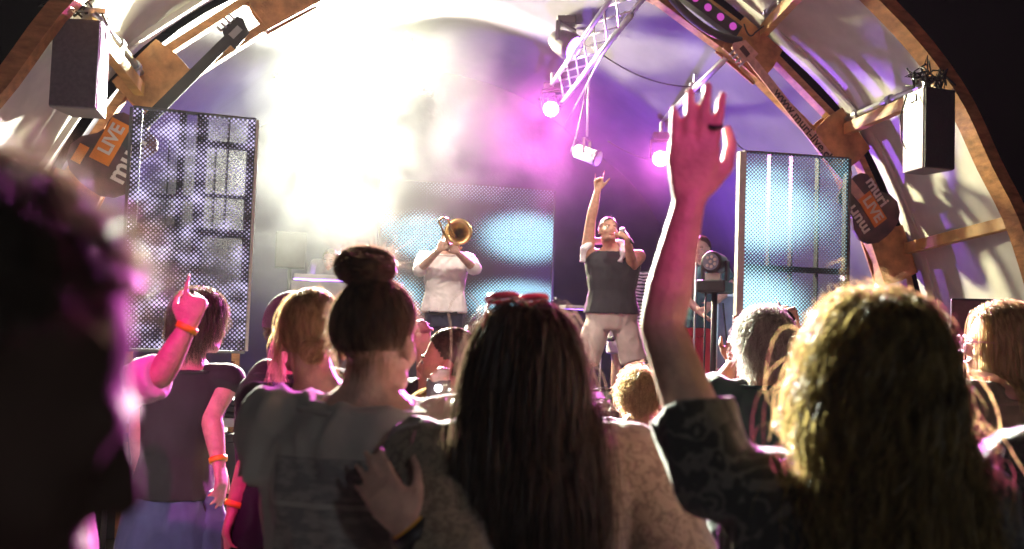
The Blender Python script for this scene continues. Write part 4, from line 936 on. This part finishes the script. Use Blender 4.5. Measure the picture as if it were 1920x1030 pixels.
mb = MB(); mb.beam(s.base+UP*.53*1.76-s.r*.13+s.f*.137, s.base+UP*.53*1.76+s.r*.13+s.f*.137, .02, .035); mb.build('belt', M['blackcloth'], s.root)
c = P(860, 435, Y-.55); ax = unit(V3(.05, -1, .12)); t = thing('trombone', 'brass trombone with its bell turned to the audience', 'trombone', c)
m = MB(); m.lathe(c-ax*.42, ax, [(0, .012), (.15, .02), (.28, .035), (.36, .06), (.40, .09), (.42, .118), (.424, .118), (.405, .085), (.36, .05), (.30, .03), (.2, .012)], 28); m.build('bell', M['brass'], t, True)
a = P(846, 470, Y-.30); e = P(823, 415, Y-.75); sd = V3(.09, 0, .03)
m = MB(); m.tube([c-ax*.42, c-ax*.60+V3(-.02, 0, -.06), a+sd], .010, 8); m.build('neck_tube', M['brass'], t, True)
for k in (0, 1): m = MB(); m.cyl(a+sd*k*.8, e+sd*k*.8, .009); m.build('slide_tube', M['brass'], t, True)
m = MB(); m.tube([e, e+unit(e-a)*.04+sd*.4, e+sd*.8], .010, 8); m.build('slide_bow', M['brass'], t, True)
m = MB(); m.cyl(a+(e-a)*.15, a+(e-a)*.15+sd*.8, .007); m.build('slide_brace', M['brass'], t, True)
# keyboard player half hidden by desk and smoke
Y = 10.75; b = P(622, 560, Y)
s = Person('keyboard player in the smoke with only head and shoulders in view', (b[0], Y), 1.78, RAD(175), STZ, 'skin', voxel=.012, head=P(620, 484, Y-.05), hpitch=-8)
s.top(cloth('grey player shirt', (.30, .30, .30)), sleeve=.6); s.bottom(M['jeans']); s.shoes(M['shoe']); s.face(); s.hair('h_dblond', [dict(n=900, style='back', length=.05, gravity=.2, wid=.004, steps=4)], cap=1.02)
# guitarist behind the raised arm
Y = 9.1; b = P(1312, 640, Y)
s = Person('musician in red trousers beside the stand lamp behind the raised arm', (b[0], Y), 1.76, RAD(150), STZ, 'skin', voxel=.012, hpitch=-5,
  arms={'L': dict(e=P(1372, 540, Y-.1), w=P(1335, 572, Y-.25), hand=dict(curls=(40, 40, 40, 40))), 'R': dict(e=P(1285, 560, Y-.15), w=P(1318, 590, Y-.28), hand=dict(curls=(40, 40, 40, 40)))})
s.top(cloth('teal shirt', (.03, .09, .10)), sleeve=.6); s.bottom(cloth('red trousers', (.40, .05, .06)), 1, .60); s.shoes(M['shoe']); s.face(); s.hair('h_brown', [dict(n=700, style='back', length=.06, gravity=.3, wid=.004, steps=4)], cap=1.02)
# musician behind the singer in striped shirt and white shorts
def stripes(name, c1, c2, freq, axis=2):
    m, t, b = nt(name); N = t.nodes; L = t.links.new; tc = N.new('ShaderNodeTexCoord'); w_ = N.new('ShaderNodeTexWave'); w_.bands_direction = 'XYZ'[axis]; w_.inputs['Scale'].default_value = freq; w_.inputs['Distortion'].default_value = 3; w_.inputs['Detail'].default_value = 1
    L(tc.outputs['Object'], w_.inputs[0]); r = N.new('ShaderNodeValToRGB'); r.color_ramp.elements[0].position = .45; r.color_ramp.elements[1].position = .55; r.color_ramp.elements[0].color = (*c1, 1); r.color_ramp.elements[1].color = (*c2, 1)
    L(w_.outputs[0], r.inputs[0]); L(r.outputs[0], b.inputs['Base Color']); b.inputs['Roughness'].default_value = .85; return m
Y = 9.9; b = P(1172, 640, Y)
s = Person('musician in striped shirt and white shorts half hidden behind the singer', (b[0], Y), 1.70, RAD(190), STZ, 'skin', voxel=.012)
s.top(stripes('striped cotton', (.7, .68, .7), (.05, .05, .06), 9), sleeve=.6, seed=5); s.bottom(cloth('white shorts', (.65, .58, .62)), .75, .58, .014, .03, 'shorts'); s.shoes(M['white']); s.face(); s.hair('h_black', [dict(n=700, style='back', length=.05, gravity=.3, wid=.004, steps=4)], cap=1.02)

# ------------------------------------------------------------------ the audience
# face in profile right at the camera
hc = P(-25, 520, .5); hc = V3(-.296, .50, 1.585)
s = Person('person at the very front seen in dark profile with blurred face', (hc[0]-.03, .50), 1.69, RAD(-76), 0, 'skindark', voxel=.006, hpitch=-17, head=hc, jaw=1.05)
s.top(M['blackcloth'], loose=.02); s.bottom(M['jeans']); s.shoes(M['shoe'])
s.hair('h_brown', [dict(n=3500, style='back', length=.05, gravity=.15, wid=.0012, steps=6, puff=.004), dict(n=2600, style='up', length=.035, gravity=.15, wid=.0006, steps=6, jitter=.6, curl=(.004, 1.5))], cap=1.03)
# pointing person behind the profile
Y = 2.8; b = P(75, 700, Y)
s = Person('person in pink sleeve pointing one finger up beside the face in profile', (b[0], Y), 1.66, RAD(-10), 0, 'skin', voxel=.008,
  arms={'R': dict(e=P(302, 704, Y-.08), w=P(352, 612, Y-.06), d=V3(.16, .1, 1), n=V3(.1, -1, 0), ts=-1, hand=dict(curls=(3, 75, 78, 80), thumb=65, spread=2, fl=(.066, .078, .072, .056)), hsc=1.0)}, sh={'R': P(205, 735, Y)})
s.top(cloth('pale pink cotton', (.78, .62, .70)), sleeve={'R': .97, 'L': .6}, loose=.016, sl_r=.060, seed=6, wr=.009); s.bottom(M['jeans']); s.shoes(M['shoe'])
s.hair('h_brown', [dict(n=2000, style='back', length=.12, gravity=.5, wid=.002)], cap=1.02); s.band('R', M['band'], .97)
# girl in the black sleeveless top
Y = 3.6; b = P(322, 900, Y); tp = P(352, 690, Y)
s = Person('girl in black sleeveless top with a blue shirt tied round her waist', (b[0], Y), 1.67, RAD(-8), 0, 'skin', fem=True, lean=(tp[0]-b[0], 0), hyaw=-28, hpitch=-4, voxel=.008, head=P(372, 592, Y), wide=.86,
  arms={'R': dict(e=P(396, 778, Y-.07), w=P(410, 868, Y-.12), n=V3(1, -.2, 0)), 'L': dict(e=P(262, 790, Y+.02), w=P(262, 880, Y+.1), n=V3(-1, 0, 0))})
s.top(M['blackcloth'], hem=.555, neck=.835, sleeve=.16, loose=.016, grow=.010, sl_r=.070, seed=7, wr=.003, name='sleeveless_top')
s.bottom(M['blackcloth'], 1, .50, .004); s.shoes(M['shoe']); s.band('R', M['band'], .93)
mb = MB(); H = s.Ht; den = cloth('blue shirt cotton', (.055, .06, .15), var=.25)
mb.loft([ring(s.base+UP*z*H+s.f*y+s.r*x, s.r*a, s.f*q, 22) for z, a, q, y, x in ((.35, .200, .14, -.03, .01), (.42, .192, .138, -.02, .01), (.50, .172, .135, -.01, .005), (.555, .158, .122, 0, 0), (.572, .150, .115, 0, 0))])
link_mesh('tied_shirt', remesh(mb, .011, 2, .009, (22, 22, 5), 3), den, s.root)
mb = MB(); c = s.base+UP*.55*H+s.r*.16; mb.tube([c, c+s.r*.05-UP*.12, c+s.r*.06-UP*.28, c+s.r*.03-UP*.42], [.03, .045, .055, .015], 14); mb.tube([c, c+s.r*.02-UP*.2-s.f*.06, c-UP*.36-s.f*.06], [.03, .04, .02], 14); mb.ell(c, (.045, .05, .04))
link_mesh('tied_sleeve', remesh(mb, .010, 2, .007, (22, 22, 6), 5), den, s.root)
s.hair('h_brown', [dict(n=3800, style='fall', length=.15, gravity=.35, wid=.0016, puff=.018, curl=(.006, 1.2), back=.5, jitter=.3)], cap=1.04)
# man with cap and black T-shirt
Y = 3.05; b = P(545, 800, Y)
s = Person('man in black T-shirt and cap standing behind the blond ponytail', (b[0], Y), 1.70, RAD(-12), 0, 'skin2', voxel=.008, head=P(548, 608, Y), wide=1.0, bulk=.97,
  arms={'L': dict(e=P(474, 852, Y-.04), w=P(440, 950, Y-.08), n=V3(-1, -.3, 0), hand=dict(curls=(20, 22, 26, 30)))}, sh={'L': P(502, 712, Y)})
s.top(M['blackcloth'], sleeve=.72, loose=.022, sl_r=.070, seed=8, wr=.005); s.bottom(M['jeans']); s.shoes(M['shoe']); s.band('L', M['band'], .96)
s.hair('h_brown', [dict(n=1000, style='up', length=.012, gravity=.4, wid=.002, steps=4)], cap=1.0)
mb = MB(); scalp(mb, s.O, s.HR, s.hs, 1.10, -.1, 0); 
o = mb.build('cap', cloth('dark cap', (.03, .025, .03)), s.root, True)
mb = MB(); mb.loft([ring(s.h((0, .13, .165)), s.HR[0]*.07, s.HR[1]*.06, 16), ring(s.h((0, .13, .172)), s.HR[0]*.07, s.HR[1]*.06, 16)]); mb.build('cap_peak', M['blackcloth'], o, True)
# blond woman with low knot
Y = 2.6; b = P(618, 850, Y)
s = Person('woman with loosely tied blond hair in a black T-shirt', (b[0], Y), 1.675, RAD(10), 0, 'skin', fem=True, voxel=.008, head=P(584, 612, Y), wide=.84, hyaw=6, lean=(-.03, 0), arms={'L': dict(e=P(528, 905, Y), w=P(540, 1010, Y-.1))})
s.top(M['blackcloth'], neck=.832, sleeve=.7, loose=.022, seed=9, wr=.005); s.bottom(M['jeans']); s.shoes(M['shoe'])
kn = (0, -.118, .075)
def knot(mb):
    X = []; rs = np.random.RandomState(4)
    for k in range(260):
        ph = rs.rand()*6.28; r1 = .022+.008*rs.rand(); ax = rs.normal(size=3)*.4+np.array([0, 1, .2]); ax /= np.linalg.norm(ax); e = np.cross(ax, [0, 0, 1.]); e /= np.linalg.norm(e); g = np.cross(ax, e); a = ph+np.linspace(0, 3.5, 12)
        X.append((np.array(kn)+rs.normal(size=3)*.006+r1*(np.cos(a)[:, None]*e+np.sin(a)[:, None]*g))*s.hs)
    ribbons(mb, s.O+np.array(X)@s.HR, np.full(260, .003))
s.hair('h_blond', [dict(n=3800, style='to', target=kn, wid=.0018, jitter=.1, puff=.008), dict(n=220, style='fall', length=.26, gravity=.5, wid=.0016, puff=.02, jitter=.35, curl=(.010, 1.5), mask=lambda D: np.where((D[:, 0] < -.35) & (D[:, 1] > -.3), -.35, 2.)), dict(n=260, style='up', length=.035, gravity=.2, wid=.0010, jitter=.8, puff=.01, curl=(.006, 1)),
   dict(n=160, style='fall', length=.09, gravity=.6, wid=.0014, puff=.0, back=1.5, mask=lambda D: np.where((D[:, 1] < -.6) & (D[:, 2] < .1), -.66, 2.))], cap=1.02, extra=knot)
# woman with top knot and olive T-shirt
Y = 2.0; b = P(655, 900, Y)
s = Person('woman with top bun in a loose olive T-shirt', (b[0], Y), 1.70, RAD(0), 0, 'skin', fem=True, voxel=.007, head=P(702, 612, Y), hyaw=-22, lean=(.03, 0), wide=1.0, bulk=1.03, jaw=1.05, arms={'L': dict(e=P(522, 905, 2.0), w=P(527, 1060, 1.98)), 'R': dict(e=P(803, 905, 2.0), w=P(800, 1060, 1.98))})
s.top(M['olive_print'], hem=.46, neck=.836, sleeve=.86, loose=.035, grow=.012, sl_r=.082, seed=10, wr=.012, voxel=.009); s.bottom(M['jeans']); s.shoes(M['shoe'])
bn = (-.018, -.03, .262)
def bun(mb):
    mb.ell(s.h(bn), np.array((.050, .046, .032))*s.hs, s.HR); X = []; rs = np.random.RandomState(5)
    for k in range(900):
        d = rs.normal(size=3); d /= np.linalg.norm(d); e = np.cross(d, [0, 0, 1.]+rs.normal(size=3)*.25); e /= np.linalg.norm(e); a = np.linspace(-.9, .9, 9)
        X.append((np.array(bn)+(np.cos(a)[:, None]*d+np.sin(a)[:, None]*e)*np.array((.062, .056, .041))*(1+.14*rs.rand()))*s.hs)
    X = np.array(X); ribbons(mb, s.O+X@s.HR, np.full(900, .0022))
    Y2 = []
    for k in range(240):
        d = rs.normal(size=3); d /= np.linalg.norm(d); d[2] = abs(d[2]); p0 = np.array(bn)+d*np.array((.062, .056, .041)); e = rs.normal(size=3)*.6+d; e /= np.linalg.norm(e); tt = np.linspace(0, .028*rs.rand()+.008, 9)
        Y2.append((p0+tt[:, None]*e+(tt[:, None]**2)*rs.normal(size=3)*14)*s.hs)
    ribbons(mb, s.O+np.array(Y2)@s.HR, np.full(240, .0009))
s.hair('h_lbrown', [dict(n=8000, style='to', target=(-.02, -.03, .245), wid=.0012, jitter=.10, puff=.006, mask=lambda D: np.where(D[:, 1] < -.1, -.74+.30*np.abs(D[:, 0])+.14*np.random.RandomState(2).rand(len(D)), np.interp(D[:, 1], [-.1, .35, .8, 1], [-.45, .05, .55, .75]))), dict(n=900, style='up', length=.03, gravity=.15, wid=.0009, jitter=.9, puff=.006, curl=(.005, 1)), dict(n=700, style='fall', length=.05, gravity=.8, wid=.0010, jitter=.6, mask=lambda D: np.where((D[:, 1] < -.3) & (D[:, 2] < -.5), -.80+.25*np.abs(D[:, 0]), 2.))], cap=1.02, lim=-.50, extra=bun)
# woman with long hair and sunglasses on her head; her hand rests on the olive shirt
Y = 1.85; b = P(1040, 900, Y)
wr_ = P(768, 992, 1.66); 
s = Person('woman with long dark hair and sunglasses on her head', (b[0]-.02, Y), 1.655, RAD(4), 0, 'skin', fem=True, voxel=.007, head=P(985, 672, Y), hyaw=24, wide=1.08, bulk=1.04, lean=(-.035, 0),
  arms={'L': dict(e=P(850, 1100, 1.66), w=wr_, d=P(688, 880, 1.70)-P(768, 992, 1.66), n=V3(.05, -1, .1), ts=1, hand=dict(curls=(8, 9, 10, 12), thumb=25, spread=5)),
        'R': dict(e=P(1285, 1120, Y-.05), w=P(1290, 1250, Y+.05))})
pat = floral('patterned beige blouse', (.22, .19, .13), (.13, .105, .07), 34)
s.top(pat, hem=.5, neck=.83, sleeve=1.0, loose=.05, grow=.016, sl_r=.090, seed=11, wr=.008, voxel=.009, name='blouse'); s.bottom(M['jeans']); s.shoes(M['shoe']); s.face()
s.band('L', M['band'], .99, 'bracelet', .014); s.band('L', M['black'], .90, 'watch_strap', .03, .004)
s.hair('h_brown', [dict(n=7500, style='fall', length=.60, gravity=.30, wid=.0020, steps=18, puff=.026, colliders=s.coll(.022), jitter=.10, curl=(.005, 1.2), back=.35), dict(n=700, style='fall', length=.55, gravity=.32, wid=.0012, steps=18, puff=.045, colliders=s.coll(.035), jitter=.3, curl=(.012, 1.5), back=.2)], cap=1.03)
sg = thing('sunglasses', 'sunglasses with reddish rims pushed up on dark hair', 'sunglasses', s.h((0, .06, .24)))
rm = pm('red plastic rim', (.75, .07, .12), .2, coat=1)
for x in (-1, 1):
    m = MB(); m.lathe(s.h((x*.034, .030, .252)), s.HR[2]*.95+s.HR[1]*.3, [(0, .030), (.004, .030)], 20); m.build('lens', pm('dark red lens', (.30, .03, .07), .08, coat=1), sg, True)
    m = MB(); torus(m, s.h((x*.034, .030, .255)), s.HR[2]*.95+s.HR[1]*.3, .031, .0045); m.build('rim', rm, sg, True)
    m = MB(); m.tube([s.h((x*.066, .025, .246)), s.h((x*.089, .0, .20)), s.h((x*.092, -.03, .15))], .0035, 6); m.build('temple', rm, sg, True)
m = MB(); m.cyl(s.h((-.008, .036, .257)), s.h((.008, .036, .257)), .004); m.build('bridge', rm, sg, True)
# man in profile facing left
Y = 3.2; b = P(870, 800, Y)
s = Person('man with short dark hair in profile facing left beyond the long hair', (b[0]+.03, Y), 1.62, RAD(60), 0, 'skin2', voxel=.007, head=P(851, 668, Y), hyaw=24, hpitch=4)
s.top(cloth('navy shirt', (.03, .03, .05)), loose=.02, sleeve=.7); s.bottom(M['jeans']); s.shoes(M['shoe']); s.face()
s.hair('h_brown', [dict(n=2200, style='back', length=.018, gravity=.2, wid=.0018, steps=4)], cap=1.015)
mb = MB(); mb.tube([s.h((.05, .03, -.03)), s.h((.075, .06, -.10)), s.h((.06, .11, -.22))], .006, 6); mb.build('lanyard', M['white'], s.root)
# half hidden person with a raised hand behind the bun
Y = 3.5; b = P(718, 800, Y)
s = Person('half hidden person raising a hand just behind the olive T-shirt', (b[0], Y), 1.60, RAD(0), 0, 'skin', voxel=.008,
  arms={'R': dict(e=P(806, 748, Y-.05), w=P(792, 668, Y-.03), d=V3(-.1, 0, 1), n=V3(-.3, -1, 0), hand=dict(curls=(25, 30, 35, 40), thumb=30))}, sh={'R': P(757, 745, Y)})
s.top(M['blackcloth'], sleeve=.7, loose=.02); s.bottom(M['jeans']); s.shoes(M['shoe']); s.hair('h_brown', [dict(n=900, style='back', length=.08, gravity=.4, wid=.003)], cap=1.02)
# small phone with its torch on, held up
c = P(822, 728, 2.78); t = thing('phone', 'small phone with a bright white torch light', 'phone', c); m = MB(); m.box(c-UP*.045, .07, .008, .14); m.build('case', M['black'], t, bevel=.003)
m = MB(); m.lathe(c-V3(0, .006, 0), V3(0, -1, 0), [(0, .010), (.002, .010)], 14); m.build('torch', emit('torch', (.9, .92, 1), 40), t)
Y = 2.92; b = P(800, 860, Y)
s = Person('short person in white top holding up the lit phone', (b[0], Y), 1.40, RAD(0), 0, 'skin', voxel=.009, arms={'R': dict(e=P(838, 830, Y-.05), w=P(824, 762, Y-.13), d=V3(0, 0, 1), n=V3(0, 1, 0), hand=dict(curls=(30, 30, 30, 30)))})
s.top(cloth('white top', (.72, .70, .74)), sleeve=.6); s.bottom(M['jeans']); s.shoes(M['shoe']); s.hair('h_blond', [dict(n=900, style='fall', length=.2, gravity=.4, wid=.003)], cap=1.02)
# woman with blond curls and bare shoulders
Y = 4.2; b = P(1195, 850, Y)
s = Person('woman with blond curls and bare shoulders under the raised arm', (b[0], Y), P(1192, 692, Y)[2], RAD(5), 0, 'skin2', fem=True, voxel=.009)
s.top(cloth('mauve top', (.48, .42, .46)), hem=.5, neck=.735, sleeve=0, loose=.01, collar=False, name='strapless_top'); 
s.bottom(M['jeans']); s.shoes(M['shoe'])
s.hair('h_blond', [dict(n=1300, style='up', length=.085, gravity=.25, wid=.002, curl=(.016, 2.2), jitter=.7, puff=.01), dict(n=900, style='fall', length=.10, gravity=.4, wid=.002, curl=(.01, 2))], cap=1.03)
mb = MB(); mb.tube([s.S['L']+UP*.05, s.base+UP*1.12+s.r*-.06-s.f*.12], .005, 6); mb.build('strap', M['white'], s.root)
# big curly hair with raised arm
Y = 1.5; b = P(1560, 950, Y)
s = Person('woman with big curly hair and a raised arm in a dark patterned blouse', (b[0], Y), 1.66, RAD(0), 0, 'skin', fem=True, voxel=.0055, head=P(1640, 690, 1.45), wide=1.02, lean=(.03, 0),
  arms={'L': dict(e=P(1240, 612, Y+.14), w=P(1294, 372, Y+.10), d=P(1303, 240, Y+.06)-P(1292, 372, Y+.10), n=V3(-.12, -1, 0), ts=1, hand=dict(curls=(6, 4, 5, 4), thumb=62, spread=4), hsc=1.12)}, sh={'L': P(1345, 900, Y+.02)})
DP = floral('dark floral blouse', (.014, .016, .014), (.10, .095, .08), 24)
s.top(DP, hem=.5, neck=.83, sleeve={'L': .42, 'R': .8}, loose=.035, grow=.014, sl_r=.072, seed=12, wr=.006, voxel=.009, name='blouse'); s.bottom(M['jeans']); s.shoes(M['shoe'])
mb = MB(); a = s.arm['L']; d = unit(a['d']); mb = MB(); nn_ = V3(-.12, -1, 0); tt_ = unit(np.cross(d, nn_)); pz = a['w']+d*.118+tt_*.031; 
torus(mb, pz+d*.004, d, .0105, .004); mb.build('ring', M['black'], s.root, True)
s.hair(M['h_dblond'], [dict(n=9000, style='fall', length=.30, gravity=.30, wid=.0017, steps=20, puff=.030, colliders=s.coll(.02), jitter=.30, curl=(.020, 1.7), back=.3), dict(n=1500, style='up', length=.07, gravity=.2, wid=.0012, jitter=.7, puff=.03, curl=(.012, 2)), dict(n=5000, style='fall', length=.52, gravity=.36, wid=.0020, steps=22, puff=.030, colliders=s.coll(.03), jitter=.25, curl=(.020, 1.9), part=-.4, back=.2, mask=lambda D: np.where((D[:, 0] > -.1), -.6, 2.))], cap=1.06)
# woman with straight pink lit hair and glasses, in profile
Y = 3.05; b = P(1890, 850, Y)
s = Person('woman with straight blond hair and glasses facing left by the floor speaker', (b[0]+.02, Y), 1.735, RAD(22), 0, 'skinpale', fem=True, voxel=.007, head=P(1882, 628, Y), hyaw=56)
s.top(cloth('beige knit', (.14, .11, .08)), hem=.5, neck=.82, sleeve=.5, loose=.02, seed=13); s.bottom(M['jeans']); s.shoes(M['shoe']); s.face('h_blond')
s.hair('h_blond', [dict(n=6500, style='fall', length=.36, gravity=.42, wid=.0018, steps=16, puff=.02, colliders=s.coll(.015), jitter=.06, back=.9)], cap=1.03)
gl = thing('eyeglasses', 'pink rimmed glasses worn by the woman with straight blond hair', 'glasses', s.h((0, .1, .11))); rm = pm('pink rim', (.7, .35, .45), .3)
for x in (-1, 1):
    m = MB(); torus(m, s.h((x*.032, .112, .106)), s.HR[1], .026, .0028, 20); m.build('rim', rm, gl, True)
    m = MB(); m.tube([s.h((x*.058, .110, .112)), s.h((x*.080, .05, .112)), s.h((x*.082, -.005, .108))], .0025, 6); m.build('temple', rm, gl, True)
m = MB(); m.cyl(s.h((-.008, .114, .11)), s.h((.008, .114, .11)), .0028); m.build('bridge', rm, gl, True)
# shiny black shoulder in the corner
Y = 1.75; b = P(2078, 950, Y)
s = Person('person in shiny black top cut off by the edge of the picture', (b[0], Y), 1.70, RAD(10), 0, 'skin', fem=True, voxel=.008)
s.top(pm('black sequins', (.012, .012, .014), .22, var=.4, scale=60, bump=.9, bscale=160), hem=.5, neck=.80, sleeve=.45, loose=.02, sl_r=.075, wr=.01, collar=False, name='sequin_top'); s.bottom(M['jeans']); s.shoes(M['shoe'])
s.hair('h_brown', [dict(n=1500, style='back', length=.1, gravity=.4, wid=.002)], cap=1.02)
# grey curly hair holding a phone
Y = 3.5; b = P(1432, 850, Y)
s = Person('man with wild grey hair and beard in dark green T-shirt filming with a phone', (b[0], Y), P(1440, 580, Y)[2], RAD(12), 0, 'skin2', voxel=.008, hyaw=14,
  arms={'L': dict(e=P(1338, 742, Y+.10), w=P(1376, 682, Y+.28), d=V3(.10, .1, 1), n=V3(-.4, -.9, 0), hand=dict(curls=(50, 52, 54, 56), thumb=40))})
s.top(cloth('dark green cotton', (.02, .045, .04)), sleeve=.7, loose=.024, seed=14); s.bottom(M['jeans']); s.shoes(M['shoe'])
s.hair('h_grey', [dict(n=3200, style='fall', length=.16, gravity=.30, wid=.0020, puff=.02, jitter=.5, curl=(.014, 2.2), back=.4), dict(n=500, style='up', length=.05, gravity=.2, wid=.0012, curl=(.012, 2), jitter=.6)], cap=1.03)
s.hair('h_grey', [dict(n=1400, style='up', length=.12, gravity=.5, wid=.0020, curl=(.012, 2), jitter=.3, mask=lambda D: np.where((D[:, 1] > .05) & (D[:, 2] < -.55), -2., 2.))], cap=0, name='beard')
c = P(1390, 628, Y+.26); t = thing('phone', 'phone in brown case held up beside the grey hair', 'phone', c); m = MB(); m.box(c, .075, .010, .15, [unit(V3(1, .3, 0)), unit(V3(-.3, 1, 0)), UP]); m.build('case', pm('brown case', (.22, .10, .06), .5), t, bevel=.004)
m = MB(); m.box(c+V3(-.003, .0065, 0), .066, .003, .138, [unit(V3(1, .3, 0)), unit(V3(-.3, 1, 0)), UP]); m.build('screen', emit('phone screen', (.7, .75, 1), .6), t)
# dark haired person behind him with a raised finger
Y = 4.7; b = P(1458, 800, Y)
s = Person('person with dark hair behind the grey haired man with one red finger raised', (b[0], Y), P(1458, 577, Y)[2], RAD(0), 0, 'skin', voxel=.010,
  arms={'R': dict(e=P(1508, 690, Y), w=P(1490, 612, Y+.0), d=V3(-.35, 0, .9), n=V3(0, -1, 0), hand=dict(curls=(4, 70, 70, 70), thumb=50))})
s.top(cloth('red shirt', (.42, .04, .05)), sleeve=.6); s.bottom(M['jeans']); s.shoes(M['shoe']); s.hair('h_black', [dict(n=1200, style='back', length=.05, gravity=.3, wid=.003)], cap=1.02)
# red shirt glimpsed beside the curls
Y = 4.4; b = P(1770, 850, Y)
s = Person('person in red shirt glimpsed between curly hair and floor speaker', (b[0], Y), 1.55, RAD(0), 0, 'skin', voxel=.010); s.top(cloth('bright red cotton', (.50, .05, .04)), sleeve=.6); s.bottom(M['jeans']); s.shoes(M['shoe']); s.hair('h_brown', [dict(n=900, style='back', length=.06, gravity=.3, wid=.003)], cap=1.02)
